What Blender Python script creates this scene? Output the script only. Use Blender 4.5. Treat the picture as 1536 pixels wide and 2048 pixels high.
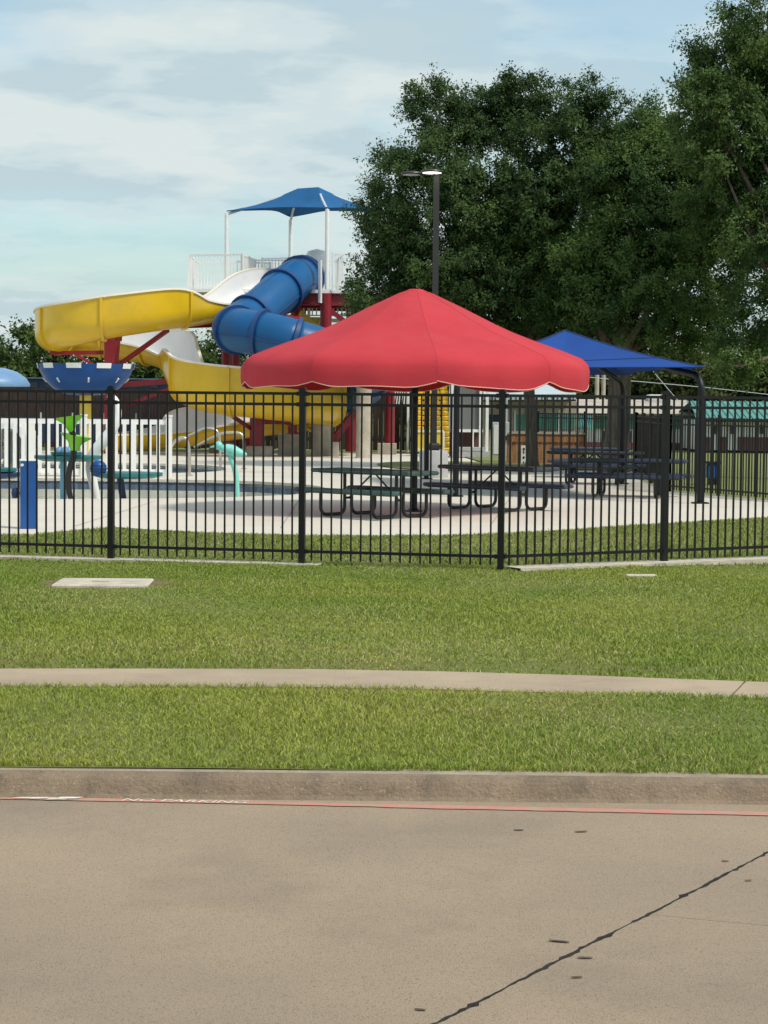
import bpy, math, random
import numpy as np
from mathutils import Vector, Matrix
R = math.radians
random.seed(7); rng = np.random.default_rng(11)
scene = bpy.context.scene
COL = scene.collection
for o in list(bpy.data.objects): bpy.data.objects.remove(o)

# ---------------------------------------------------------------- camera
FPX = 4000.0; PITCH = math.atan(214/4000.0); ROLL = R(0.5); CAMZ = 1.8
CROT = Matrix.Rotation(math.pi/2 - PITCH, 3, 'X') @ Matrix.Rotation(ROLL, 3, 'Z')
cam_d = bpy.data.cameras.new('camera'); cam = bpy.data.objects.new('camera', cam_d); COL.objects.link(cam)
cam.matrix_world = Matrix.Translation((0, 0, CAMZ)) @ CROT.to_4x4()
cam_d.sensor_fit = 'VERTICAL'; cam_d.sensor_height = 36; cam_d.sensor_width = 27
cam_d.lens = FPX/2048*36; cam_d.clip_start = 0.1; cam_d.clip_end = 5000
scene.camera = cam

# ---------------------------------------------------------------- sky and sun
SUN_EL, SUN_AZ = R(54), R(124)      # azimuth clockwise from +Y (the viewing direction)
W = bpy.data.worlds.new('World'); scene.world = W; W.use_nodes = True
wn, wl = W.node_tree.nodes, W.node_tree.links
wn.clear()
wo = wn.new('ShaderNodeOutputWorld'); bg = wn.new('ShaderNodeBackground'); wl.new(bg.outputs[0], wo.inputs[0])
sky = wn.new('ShaderNodeTexSky'); sky.sky_type = 'NISHITA'; sky.sun_disc = False
sky.sun_elevation = SUN_EL; sky.sun_rotation = SUN_AZ
sky.air_density = 1.0; sky.dust_density = 1.6; sky.ozone_density = 1.6
bg.inputs['Strength'].default_value = 0.115
# thin layered cloud over the whole sky: flat cloud plane projection of the view direction
tc = wn.new('ShaderNodeTexCoord'); sx = wn.new('ShaderNodeSeparateXYZ'); wl.new(tc.outputs['Generated'], sx.inputs[0])
def wmath(op, a, b=None, clamp=False):
    n = wn.new('ShaderNodeMath'); n.operation = op; n.use_clamp = clamp
    for i, v in enumerate((a, b)):
        if v is None: continue
        if isinstance(v, (int, float)): n.inputs[i].default_value = v
        else: wl.new(v, n.inputs[i])
    return n.outputs[0]
zz = wmath('ADD', wmath('MAXIMUM', sx.outputs[2], 0.0), 0.16)
cx = wn.new('ShaderNodeCombineXYZ'); wl.new(wmath('DIVIDE', sx.outputs[0], zz), cx.inputs[0]); wl.new(wmath('DIVIDE', sx.outputs[1], zz), cx.inputs[1])
def wnoise(scale, sxy, detail, rough, off):
    mp = wn.new('ShaderNodeMapping'); mp.inputs['Scale'].default_value = (sxy[0], sxy[1], 1); mp.inputs['Location'].default_value = off
    wl.new(cx.outputs[0], mp.inputs[0])
    n = wn.new('ShaderNodeTexNoise'); n.inputs['Scale'].default_value = scale; n.inputs['Detail'].default_value = detail; n.inputs['Roughness'].default_value = rough
    wl.new(mp.outputs[0], n.inputs['Vector']); return n.outputs[0]
def wramp(v, stops):
    r = wn.new('ShaderNodeValToRGB'); e = r.color_ramp.elements
    e[0].position, e[0].color = stops[0][0], (*stops[0][1], 1); e[1].position, e[1].color = stops[-1][0], (*stops[-1][1], 1)
    for p, c in stops[1:-1]:
        k = e.new(p); k.color = (*c, 1)
    r.color_ramp.interpolation = 'EASE'; wl.new(v, r.inputs[0]); return r.outputs[0]
n1 = wnoise(1.2, (1.0, 1.0), 5, 0.5, (3.1, 0.35, 0))
n2 = wnoise(2.6, (1.0, 1.1), 7, 0.55, (1.7, 4.2, 0))
cover = wramp(n1, [(0.40, (0.30,)*3), (0.50, (0.72,)*3), (0.58, (0.97,)*3)])
shade = wramp(n2, [(0.42, (3.9, 4.85, 5.2)), (0.50, (4.7, 5.5, 5.65)), (0.58, (5.3, 5.85, 5.8))])
mx = wn.new('ShaderNodeMix'); mx.data_type = 'RGBA'; gain = wn.new('ShaderNodeMix'); gain.data_type = 'RGBA'; gain.blend_type = 'MULTIPLY'; gain.inputs[0].default_value = 1; gain.inputs[7].default_value = (1.14, 1.29, 1.22, 1); wl.new(sky.outputs[0], gain.inputs[6])
wl.new(cover, mx.inputs[0]); wl.new(gain.outputs[2], mx.inputs[6]); wl.new(shade, mx.inputs[7])
wl.new(mx.outputs[2], bg.inputs['Color'])

sd = bpy.data.lights.new('sun', 'SUN'); sd.energy = 2.7; sd.angle = R(8.0); sd.color = (1.0, 0.93, 0.82)
sun = bpy.data.objects.new('sun', sd); COL.objects.link(sun)
sdir = Vector((math.sin(SUN_AZ)*math.cos(SUN_EL), math.cos(SUN_AZ)*math.cos(SUN_EL), math.sin(SUN_EL)))
sun.rotation_euler = sdir.to_track_quat('Z', 'Y').to_euler(); sun.location = sdir*60
vs = scene.view_settings; vs.view_transform = 'Standard'; vs.look = 'None'; vs.exposure = 0.24; vs.gamma = 1.0; vs.use_curve_mapping = False
scene.render.resolution_x, scene.render.resolution_y = 768, 1024
scene.render.engine = 'CYCLES'

# ---------------------------------------------------------------- helpers
CP = Vector((0, 0, CAMZ))
def ray(px, py): return CROT @ Vector(((px-768)/FPX, -(py-1024)/FPX, -1.0))
def at(px, py, Y):                      # point on the sight line at forward distance Y
    d = ray(px, py); return CP + d*(Y/d.y)
def gp(px, py, z=0.0):                  # point where the sight line meets height z
    d = ray(px, py); return CP + d*((z-CAMZ)/d.z)
WL_ = {}
def wloc(o): return WL_.get(o.name, Vector((0, 0, 0)))
def tag(o, label=None, cat=None, group=None, kind=None):
    if label: o['label'] = label
    if cat: o['category'] = cat
    if group: o['group'] = group
    if kind: o['kind'] = kind
    return o
def thing(name, loc, label, cat, group=None):
    o = bpy.data.objects.new(name, None); o.empty_display_size = 0.2; COL.objects.link(o)
    o.location = loc; WL_[o.name] = Vector(loc); return tag(o, label, cat, group)
def place(name, me, loc, parent=None, rotz=0.0, rot=None):
    o = bpy.data.objects.new(name, me); COL.objects.link(o)
    loc = Vector(loc)
    if parent: o.parent = parent; o.location = loc - wloc(parent)
    else: o.location = loc
    o.rotation_euler = rot if rot else (0, 0, rotz)
    WL_[o.name] = loc; return o

class MB:
    def __init__(s): s.v, s.f, s.m = [], [], []
    def add(s, vs, fs, mi=0):
        b = len(s.v); s.v += [tuple(v) for v in vs]; s.f += [tuple(i+b for i in f) for f in fs]; s.m += [mi]*len(fs); return s
    def box(s, c, size, rz=0.0, mi=0, bev=0.0):
        c = Vector(c); h = [q/2 for q in size]; ca, sa = math.cos(rz), math.sin(rz)
        vs = []
        if bev <= 0:
            for z in (-1, 1):
                for x, y in ((-1, -1), (1, -1), (1, 1), (-1, 1)):
                    X, Y, Z = x*h[0], y*h[1], z*h[2]; vs.append(c+Vector((X*ca-Y*sa, X*sa+Y*ca, Z)))
            return s.add(vs, [(3, 2, 1, 0), (4, 5, 6, 7), (0, 1, 5, 4), (1, 2, 6, 5), (2, 3, 7, 6), (3, 0, 4, 7)], mi)
        b = min(bev, min(h)*0.9)
        rings = [(h[0]-b, h[1]-b, -h[2]), (h[0], h[1], -h[2]+b), (h[0], h[1], h[2]-b), (h[0]-b, h[1]-b, h[2])]
        def oct_(hx, hy, z):
            k = b*0.6
            return [(-hx+k, -hy, z), (hx-k, -hy, z), (hx, -hy+k, z), (hx, hy-k, z), (hx-k, hy, z), (-hx+k, hy, z), (-hx, hy-k, z), (-hx, -hy+k, z)]
        for r in rings:
            for X, Y, Z in oct_(*r): vs.append(c+Vector((X*ca-Y*sa, X*sa+Y*ca, Z)))
        fs = [tuple(range(7, -1, -1)), tuple(range(24, 32))]
        for k in range(3):
            for i in range(8): j = (i+1) % 8; fs.append((k*8+i, k*8+j, k*8+8+j, k*8+8+i))
        return s.add(vs, fs, mi)
    def beam(s, p0, p1, w, h, mi=0, up=(0, 0, 1)):
        p0, p1 = Vector(p0), Vector(p1); t = (p1-p0).normalized(); u = Vector(up)
        if abs(t.dot(u)) > 0.98: u = Vector((0, 1, 0))
        r = t.cross(u).normalized(); u = r.cross(t).normalized()
        vs = [p+r*(a*w/2)+u*(b*h/2) for p in (p0, p1) for a, b in ((-1, -1), (1, -1), (1, 1), (-1, 1))]
        return s.add(vs, [(0, 1, 2, 3), (7, 6, 5, 4), (0, 4, 5, 1), (1, 5, 6, 2), (2, 6, 7, 3), (3, 7, 4, 0)], mi)
    def ibeam(s, p0, p1, w, h, mi=0):
        p0, p1 = Vector(p0), Vector(p1); t = (p1-p0).normalized(); u = Vector((0, 0, 1)) if abs(t.z) < .9 else Vector((0, 1, 0))
        r = t.cross(u).normalized(); u = r.cross(t)
        s.beam(p0+u*(h/2-.02), p1+u*(h/2-.02), w, .04, mi, u); s.beam(p0-u*(h/2-.02), p1-u*(h/2-.02), w, .04, mi, u)
        return s.beam(p0, p1, .05, h-.08, mi, u)
    def tube(s, pts, r, n=10, mi=0, cap=True, rr=None):
        pts = [Vector(p) for p in pts]; rings = []; up = None
        for i, p in enumerate(pts):
            t = (pts[min(i+1, len(pts)-1)]-pts[max(i-1, 0)]).normalized()
            if up is None:
                a = Vector((0, 0, 1)) if abs(t.z) < .9 else Vector((1, 0, 0)); up = (a-t*a.dot(t)).normalized()
            else: up = (up-t*up.dot(t)).normalized()
            b = t.cross(up); q = rr[i] if rr else r
            rings.append([p+(up*math.cos(2*math.pi*k/n)+b*math.sin(2*math.pi*k/n))*q for k in range(n)])
        vs = [v for g in rings for v in g]; fs = []
        for i in range(len(pts)-1):
            for k in range(n): j = (k+1) % n; fs.append((i*n+k, i*n+j, (i+1)*n+j, (i+1)*n+k))
        if cap: fs += [tuple(range(n-1, -1, -1)), tuple(range((len(pts)-1)*n, len(pts)*n))]
        return s.add(vs, fs, mi)
    def lathe(s, prof, c, n=20, mi=0, cap=False):
        c = Vector(c); vs = []; fs = []
        for r, z in prof:
            for k in range(n): a = 2*math.pi*k/n; vs.append(c+Vector((r*math.cos(a), r*math.sin(a), z)))
        for i in range(len(prof)-1):
            for k in range(n): j = (k+1) % n; fs.append((i*n+k, i*n+j, (i+1)*n+j, (i+1)*n+k))
        if cap: fs += [tuple(range(n-1, -1, -1)), tuple(range((len(prof)-1)*n, len(prof)*n))]
        return s.add(vs, fs, mi)
    def grid(s, rows, mi=0):
        n = len(rows[0]); vs = [v for r in rows for v in r]
        fs = [(i*n+k, i*n+k+1, (i+1)*n+k+1, (i+1)*n+k) for i in range(len(rows)-1) for k in range(n-1)]
        return s.add(vs, fs, mi)
    def mesh(s, name, mats, smooth=None, c=None):
        a = np.array(s.v, dtype=np.float64)
        if c is None: c = (a.min(0)+a.max(0))/2
        a = a-np.array(c)
        me = bpy.data.meshes.new(name); me.from_pydata(a.tolist(), [], s.f); 
        for m in (mats if isinstance(mats, (list, tuple)) else [mats]): me.materials.append(m)
        if max(s.m) > 0: me.polygons.foreach_set('material_index', s.m)
        if smooth:
            me.polygons.foreach_set('use_smooth', [True]*len(s.f))
            if smooth is not True: me.set_sharp_from_angle(angle=R(smooth))
        me.update(); return me, Vector(c)
    def build(s, name, mats, parent=None, smooth=None, base=False):
        if not s.v: return None
        a = np.array(s.v); c = (a.min(0)+a.max(0))/2
        if base: c[2] = a[:, 2].min()
        me, c = s.mesh(name, mats, smooth, c)
        return place(name, me, c, parent)

def catmull(P, n):
    P = [np.array(p, float) for p in P]; out = []
    for i in range(len(P)-1):
        a, b, c, d = P[max(i-1, 0)], P[i], P[i+1], P[min(i+2, len(P)-1)]
        for k in range(n):
            t = k/n; out.append(0.5*((2*b)+(c-a)*t+(2*a-5*b+4*c-d)*t*t+(3*b-a-3*c+d)*t**3))
    out.append(P[-1]); return out

# ---------------------------------------------------------------- materials
def mat(name, col, rough=0.6, var=0.0, scale=4.0, bump=0.0, bscale=40.0, metal=0.0, col2=None, coat=0.0, spec=0.5, stretch=None, detail=5, dirt=None, attr=None, transl=0.0, speck=None):
    m = bpy.data.materials.new(name); m.use_nodes = True; nt = m.node_tree; N, L = nt.nodes, nt.links
    b = N['Principled BSDF']; b.inputs['Roughness'].default_value = rough; b.inputs['Metallic'].default_value = metal
    b.inputs['Coat Weight'].default_value = coat; b.inputs['Coat Roughness'].default_value = 0.15; b.inputs['Specular IOR Level'].default_value = spec
    tcn = N.new('ShaderNodeTexCoord'); vec = tcn.outputs['Object']
    g = N.new('ShaderNodeNewGeometry'); vec = g.outputs['Position']
    if stretch:
        mp = N.new('ShaderNodeMapping'); mp.inputs['Scale'].default_value = stretch; L.new(vec, mp.inputs[0]); vec = mp.outputs[0]
    def noise(sc, de=5, ro=.6):
        n = N.new('ShaderNodeTexNoise'); n.inputs['Scale'].default_value = sc; n.inputs['Detail'].default_value = de; n.inputs['Roughness'].default_value = ro
        L.new(vec, n.inputs['Vector']); return n.outputs[0]
    def ramp(v, a, ca, bb, cb):
        r = N.new('ShaderNodeValToRGB'); e = r.color_ramp.elements; e[0].position, e[1].position = a, bb
        e[0].color = (*ca, 1); e[1].color = (*cb, 1); L.new(v, r.inputs[0]); return r.outputs[0]
    def mix(f, a, c, mode='MIX'):
        x = N.new('ShaderNodeMix'); x.data_type = 'RGBA'; x.blend_type = mode
        for i, v in ((0, f), (6, a), (7, c)):
            if isinstance(v, (int, float)): x.inputs[i].default_value = v
            elif isinstance(v, tuple): x.inputs[i].default_value = (*v, 1)
            else: L.new(v, x.inputs[i])
        return x.outputs[2]
    c2 = col2 if col2 else tuple(q*(1-var) for q in col); c1 = col if col2 else tuple(min(1, q*(1+var)) for q in col)
    out = ramp(noise(scale, detail), .35, c2, .65, c1) if (var or col2) else None
    if attr:
        an = N.new('ShaderNodeAttribute'); an.attribute_name = attr
        out = mix(1.0, out if out else col, an.outputs[0], 'MULTIPLY')
    if dirt:            # (colour, scale, amount, threshold)
        out = mix(ramp(noise(dirt[1], 6, .65), dirt[3], (0,)*3, dirt[3]+.18, (dirt[2],)*3), out if out else col, dirt[0])
    if speck:           # (colour, scale, amount, threshold)
        out = mix(ramp(noise(speck[1], 3, .7), speck[3], (0,)*3, speck[3]+.06, (speck[2],)*3), out if out else col, speck[0])
    if out: L.new(out, b.inputs['Base Color'])
    else: b.inputs['Base Color'].default_value = (*col, 1)
    if bump:
        bn = N.new('ShaderNodeBump'); bn.inputs['Strength'].default_value = min(1, bump); bn.inputs['Distance'].default_value = .02
        L.new(noise(bscale, 6, .65), bn.inputs['Height']); L.new(bn.outputs[0], b.inputs['Normal'])
    if transl:
        t = N.new('ShaderNodeBsdfTranslucent'); ms = N.new('ShaderNodeMixShader'); ms.inputs[0].default_value = transl
        if out: L.new(out, t.inputs[0])
        else: t.inputs[0].default_value = (*col, 1)
        L.new(b.outputs[0], ms.inputs[1]); L.new(t.outputs[0], ms.inputs[2]); L.new(ms.outputs[0], N['Material Output'].inputs[0])
    return m
M = {}
M['road'] = mat('road_concrete', (.515, .385, .268), .9, col2=(.415, .32, .233), scale=.5, bump=.9, bscale=140, dirt=((.29, .225, .168), .9, .4, .50), speck=((.15, .12, .085), 150, .75, .57))
M['seal'] = mat('joint_sealant', (.05, .047, .044), .8, .3, 30, .5, 60)
M['kerb'] = mat('kerb_concrete', (.30, .222, .15), .92, col2=(.215, .158, .108), scale=3.0, bump=.9, bscale=55, speck=((.42, .36, .28), 48, .6, .62), dirt=((.12, .095, .07), 7, .55, .5))
M['kerbtop'] = mat('kerb_top_concrete', (.33, .275, .20), .9, .2, 5, .6, 60, speck=((.2, .17, .13), 60, .5, .6))
M['walk'] = mat('sidewalk_concrete', (.40, .31, .22), .9, .12, 1.2, .5, 90, speck=((.26, .2, .145), 60, .5, .58), dirt=((.27, .205, .145), 2.2, .5, .54))
M['deck'] = mat('deck_concrete', (.60, .55, .475), .85, .07, .35, .2, 60, dirt=((.50, .46, .41), .35, .55, .52))
M['slabc'] = mat('cover_concrete', (.52, .47, .38), .9, .18, 5, .6, 60, dirt=((.32, .28, .22), 6, .5, .55))
M['conc'] = mat('footing_concrete', (.40, .35, .28), .9, .18, 2.5, .5, 30, dirt=((.22, .19, .15), 3, .5, .55))
M['blockc'] = mat('block_concrete', (.43, .43, .43), .9, .1, 2.5, .3, 30)
M['soil'] = mat('lawn_soil', (.13, .165, .035), .95, col2=(.17, .16, .05), scale=1.1, bump=.8, bscale=60)
M['bare'] = mat('bare_soil', (.17, .12, .07), .95, .3, 8, .8, 50)
M['far_grass'] = mat('far_grass', (.15, .185, .045), .95, col2=(.19, .19, .065), scale=1.3, bump=.8, bscale=30)
M['grass'] = mat('grass_blade', (1, 1, 1), .55, attr='tint', transl=.25, spec=.3)
M['black'] = mat('black_fence_paint', (.006, .006, .007), .42, .2, 3, spec=.35)
M['blackt'] = mat('black_shade_post', (.006, .006, .009), .45, spec=.35)
M['tgreen'] = mat('table_green_coating', (.034, .082, .074), .5, .25, 9)
M['tblack'] = mat('table_charcoal_coating', (.040, .043, .054), .45, .2, 9)
M['tnavy'] = mat('table_navy_coating', (.030, .042, .075), .45, .15, 6)
M['pipe'] = mat('table_leg_paint', (.012, .011, .011), .35)
M['redfab'] = mat('red_canopy_fabric', (.56, .050, .066), .85, .05, 1.2, .25, 60, spec=.2, transl=.14, dirt=((.56, .08, .095), 1.4, .35, .48))
M['redseam'] = mat('red_seam_thread', (.44, .042, .056), .9)
M['hem'] = mat('hem_binding', (.75, .42, .34), .8)
M['bluefab'] = mat('blue_canopy_fabric', (.017, .070, .30), .85, .06, 1.2, .12, 90, spec=.2, transl=.1)
M['towerfab'] = mat('tower_canopy_fabric', (.022, .12, .30), .85, .06, 1.2, .1, 60, spec=.2, transl=.1)
M['yellow'] = mat('yellow_gelcoat', (.69, .44, .010), .30, .07, .9, coat=.3, dirt=((.45, .30, .06), .8, .35, .55))
M['white_in'] = mat('white_gelcoat', (.80, .80, .80), .4, .03, 1.5, coat=.2, dirt=((.66, .65, .62), 1.2, .4, .55))
M['cream'] = mat('cream_gelcoat_lip', (.80, .74, .62), .45)
M['bluetube'] = mat('blue_gelcoat', (.004, .088, .25), .42, .08, .7, coat=.0, spec=.35, dirt=((.035, .125, .32), .9, .4, .55))
M['bluering'] = mat('blue_flange', (.009, .050, .18), .5)
M['redsteel'] = mat('red_steel_paint', (.235, .010, .022), .45, .12, 3)
M['whitep'] = mat('white_paint', (.80, .80, .79), .45, .04, 3)
M['vinyl'] = mat('white_vinyl', (.82, .82, .80), .4, .03, 5)
M['bowl'] = mat('blue_bowl_gelcoat', (.008, .075, .28), .4, .12, 1.5, spec=.35)
M['ltblue'] = mat('pale_blue_gelcoat', (.15, .28, .47), .4, .08, 2, spec=.35)
M['teal'] = mat('teal_gelcoat', (.02, .16, .17), .4, .2, 3)
M['aqua'] = mat('aqua_gelcoat', (.22, .62, .55), .4, .1, 4)
M['skyblue'] = mat('sky_blue_pipe', (.16, .42, .58), .4, .1, 4)
M['lime'] = mat('lime_cup', (.20, .55, .035), .4, .1, 4)
M['navy'] = mat('navy_paint', (.012, .03, .10), .45, .15, 3)
M['binblue'] = mat('blue_post_paint', (.012, .08, .30), .4, .06, 3)
M['yblock'] = mat('yellow_stair_paint', (.72, .47, .03), .6, .12, 4, .4, 14)
M['yrail'] = mat('yellow_panel', (.78, .56, .08), .6, .06, 4)
M['darkwood'] = mat('dark_fence_wood', (.040, .024, .019), .9, .35, 5, .4, 20, stretch=(3, 3, .4))
M['cedar'] = mat('cedar_fence_wood', (.36, .165, .075), .9, .3, 4, .4, 20, stretch=(4, 4, .4))
M['bark'] = mat('bark', (.115, .092, .070), .95, .4, 6, 1.0, 18, stretch=(2, 2, .35))
M['leaf'] = mat('leaf', (1, 1, 1), .7, attr='tint', transl=.30, spec=.15)
M['polep'] = mat('bronze_pole_paint', (.030, .028, .026), .45)
M['chrome'] = mat('handrail_steel', (.62, .58, .52), .28, metal=.85)
M['tile'] = mat('pool_tile', (.11, .15, .21), .3, .35, 9, stretch=(1, 1, .2))
M['plaster'] = mat('pool_plaster', (.58, .56, .48), .7, .15, 2)
M['grey'] = mat('grey_panel', (.16, .16, .165), .7, .06, 1)
M['greysteel'] = mat('pale_grey_steel', (.50, .53, .54), .5, .06, 2)
M['paleroof'] = mat('pale_metal_roof', (.45, .53, .56), .5, .05, 1)
M['tealroof'] = mat('teal_metal_roof', (.075, .26, .22), .5, .12, 1.5)
M['brick'] = mat('pink_stucco', (.36, .29, .25), .9, .2, 3, .3, 20)
M['beige'] = mat('beige_roof', (.42, .37, .31), .9, .12, 2)
M['maroon'] = mat('maroon_wall', (.13, .055, .055), .8, .15, 2)
M['glass'] = mat('dark_glass', (.02, .035, .05), .12, .2, 2)
M['tealglass'] = mat('teal_blind', (.055, .20, .17), .5, .2, 1.5)
M['redline'] = mat('red_line_paint', (.58, .19, .16), .85, col2=(.44, .22, .16), scale=9, bump=.3, bscale=70, dirt=((.36, .29, .21), 16, .9, .46))
M['whiteline'] = mat('white_letter_paint', (.72, .66, .56), .85, .08, 20, dirt=((.48, .28, .21), 30, .6, .56))
M['leafdry'] = mat('dry_leaf', (.075, .05, .03), .9, .3, 30)
M['aluminium'] = mat('grey_aluminium', (.38, .37, .36), .5)
m = bpy.data.materials.new('lamp_lens'); m.use_nodes = True
e = m.node_tree.nodes['Principled BSDF']; e.inputs['Emission Color'].default_value = (1, .95, .82, 1); e.inputs['Emission Strength'].default_value = 3.0; e.inputs['Base Color'].default_value = (.8, .8, .75, 1)
M['lamp'] = m
m = bpy.data.materials.new('pool_water'); m.use_nodes = True; b = m.node_tree.nodes['Principled BSDF']
b.inputs['Base Color'].default_value = (.62, .72, .74, 1); b.inputs['Roughness'].default_value = .06; b.inputs['IOR'].default_value = 1.33; b.inputs['Transmission Weight'].default_value = .85
nn = m.node_tree.nodes.new('ShaderNodeTexNoise'); nn.inputs['Scale'].default_value = 5; bb = m.node_tree.nodes.new('ShaderNodeBump'); bb.inputs['Strength'].default_value = .25; bb.inputs['Distance'].default_value = .05
gg = m.node_tree.nodes.new('ShaderNodeNewGeometry'); m.node_tree.links.new(gg.outputs['Position'], nn.inputs['Vector'])
m.node_tree.links.new(nn.outputs[0], bb.inputs['Height']); m.node_tree.links.new(bb.outputs[0], b.inputs['Normal']); M['water'] = m
import bmesh
# ================================================================ THE SETTING
def struct(o): o['kind'] = 'structure'; return o
ROADZ = -0.05
# ---- far ground, a ring round the built-up part
g = MB(); XR, Y0, Y1 = 46, -8, 74
for x0, x1, y0, y1 in ((-2500, 2500, Y1, 3500), (-2500, 2500, -400, Y0), (-2500, -XR, Y0, Y1), (XR, 2500, Y0, Y1)):
    g.add([(x0, y0, -.06), (x1, y0, -.06), (x1, y1, -.06), (x0, y1, -.06)], [(0, 1, 2, 3)])
struct(g.build('ground', M['far_grass']))
# ---- road: slabs with a ragged sealed joint between them, on a dark bed
rb = MB(); rb.add([(-XR, Y0, ROADZ-.012), (XR, Y0, ROADZ-.012), (XR, 9.3, ROADZ-.012), (-XR, 9.3, ROADZ-.012)], [(0, 1, 2, 3)])
road = struct(rb.build('road', M['seal']))
ja, jb = gp(870, 2048, ROADZ), gp(1536, 1705, ROADZ); jd = (jb-ja); jd.normalize(); jn = Vector((jd.y, -jd.x, 0))   # jn points right
tA = (Y0+.02-ja.y)/jd.y; tB = (9.27-ja.y)/jd.y
def ragged(t0, t1, step, amp, seed):
    r = random.Random(seed); out = []; n = max(2, int((t1-t0)/step)); a = 0; hold = 0
    for i in range(n+1):
        a += (r.uniform(-1, 1)*amp-a)*.5
        b = a + (r.uniform(.3, 1.0)*amp*1.6 if r.random() < .12 else 0)
        out.append((t0+(t1-t0)*i/n, b))
    return out
lefte = [ja+jd*t-jn*(.007+max(-.004, b)) for t, b in ragged(tA, tB, .03, .009, 3)]
righte = [ja+jd*t+jn*(.007+max(-.004, b)) for t, b in ragged(tA, tB, .03, .008, 5)]
def slab(poly):
    mb = MB(); n = len(poly); top = [(p[0], p[1], ROADZ) for p in poly]; bot = [(p[0], p[1], ROADZ-.011) for p in poly]
    mb.add(top+bot, [tuple(range(n))]); mb.m += [1]*n; mb.f += [(i, i+n, (i+1) % n+n, (i+1) % n) for i in range(n)]
    return mb.build('slab', [M['road'], M['seal']], road)
slab([(-XR, Y0+.02)]+[tuple(p) for p in lefte]+[(-XR, 9.27)])
ck0, ck1 = gp(1295, 1829, ROADZ), gp(1536, 1852, ROADZ); cd = (ck1-ck0).normalized()
i0 = min(range(len(righte)), key=lambda i: (righte[i]-ck0).length)
crk = [righte[i0]+cd*(k*.12)+Vector((0, 1, 0))*(random.uniform(-.006, .006) if k else 0) for k in range(0, 60)]
crk.append(righte[i0]+cd*44)
lo = righte[:i0]+[p-Vector((0, .0014, 0)) for p in crk]
slab([tuple(p) for p in lo]+[(XR, Y0+.02)])
up = [p+Vector((0, .0014, 0)) for p in crk][::-1]+righte[i0+1:]
slab([tuple(p) for p in up]+[(XR, 9.27)])
# ---- kerb
kp = [(9.255, -.085, 0), (9.275, -.052, 0), (9.30, -.035, 0), (9.325, .005, 0), (9.340, .026, 0), (9.355, .038, 0), (9.378, .048, 0), (9.405, .054, 1), (9.44, .058, 1), (9.50, .060, 1), (9.50, -.1, 0)]
kb = MB(); xs = np.arange(-XR, XR+.01, .25); wob = np.cumsum(rng.normal(0, .0012, len(xs))); wob -= np.linspace(wob[0], wob[-1], len(xs))
for j in range(len(kp)-1):
    rows = [[(x, y-.008*x*(abs(x) < 8)-(.064 if x >= 8 else -.064 if x <= -8 else 0)+w, z+w*.25) for x, w in zip(xs, wob)] for y, z, _ in (kp[j], kp[j+1])]
    kb.grid(rows, 1 if kp[j][2] else 0)
struct(kb.build('kerb', [M['kerb'], M['kerbtop']], smooth=50))
# ---- lawn sheet
def zl(y):
    P = [(9.4, .058), (9.6, .064), (11.75, .085), (11.98, .062), (12.95, .062), (13.1, .10), (20.7, .14), (24, .06), (27, -.03), (60, -.03)]
    for (a, b), (c, d) in zip(P, P[1:]):
        if y <= c: return b+(d-b)*max(0, (y-a))/(c-a)
    return -.03
edge_px = [(0, 1068), (60, 1068), (120, 1063), (180, 1056), (222, 1053), (290, 1058), (400, 1064), (520, 1067), (600, 1069), (760, 1070), (900, 1069), (1000, 1065), (1100, 1060), (1200, 1053), (1300, 1047), (1400, 1041), (1536, 1033)]
edge = [gp(*p) for p in edge_px]; edge = [Vector((-45.9, 27.3, 0)), Vector((-12, 27.2, 0)), Vector((-8, 27.1, 0))]+edge+[Vector((10.4, 36.2, 0)), Vector((12, 37.2, 0))]
ex, ey = [p.x for p in edge], [p.y for p in edge]
def edgey(x): return float(np.interp(x, ex, ey))
lx = sorted(set(list(np.arange(-45.9, -10, 3.0))+list(np.arange(-10, 10.1, .4))+list(np.arange(11, 46, 3.0))+[45.9]))
ly = [9.45, 10, 11, 11.75, 11.98, 12.5, 12.95, 13.1, 14, 15, 16, 17, 18, 19, 20, 20.7, 21.5, 22.5, 24]
rows = [[(x, y, zl(y)+.006*math.sin(x*1.7+y)) for x in lx] for y in ly]
for t in (.5, 1.0): rows.append([(x, 24+(edgey(x)+.35-24)*t, (zl(24)*(1-t)-.02*t)) for x in lx])
lb = MB(); lb.grid(rows); struct(lb.build('lawn', M['soil'], smooth=True))
# ---- sidewalk with an angled joint
wf = [gp(0, 1337, .08), gp(300, 1337, .08), gp(620, 1338, .08), gp(900, 1343, .08), gp(1150, 1350, .08), gp(1536, 1364, .08)]
wf = [Vector((-45.9, wf[0].y+1.0, .08)), Vector((-8, wf[0].y+.05, .08))]+wf+[Vector((9, wf[-1].y-1.3, .08)), Vector((45.9, wf[-1].y-2.0, .08))]
def walky(x): return float(np.interp(x, [p.x for p in wf], [p.y for p in wf]))
wx = sorted(set([p.x for p in wf]+list(np.arange(-8, 9, .5)))); WW = .82
j0, j1 = gp(1497, 1367, .08), gp(1437, 1384, .08)
def walkpiece(xa, xb, par, name):
    X = [x for x in wx if xa+.1 < x < xb-.1]
    def end(x): return [(x+(j1.x-j0.x)*t, walky(x)-WW*t) for t in (0, 1)]
    far = [end(xa)[0]]+[(x, walky(x)) for x in X]+[end(xb)[0]]; near = [end(xa)[1]]+[(x, walky(x)-WW) for x in X]+[end(xb)[1]]
    w = MB(); w.grid([[(x, y, .02) for x, y in far], [(x, y, .08) for x, y in far], [(x, y, .08) for x, y in near], [(x, y, .02) for x, y in near]])
    return w.build(name, M['walk'], par)
wb = MB(); wb.grid([[(x, walky(x)+.02, .066) for x in wx], [(x, walky(x)-WW-.0, .066) for x in wx]])
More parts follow.
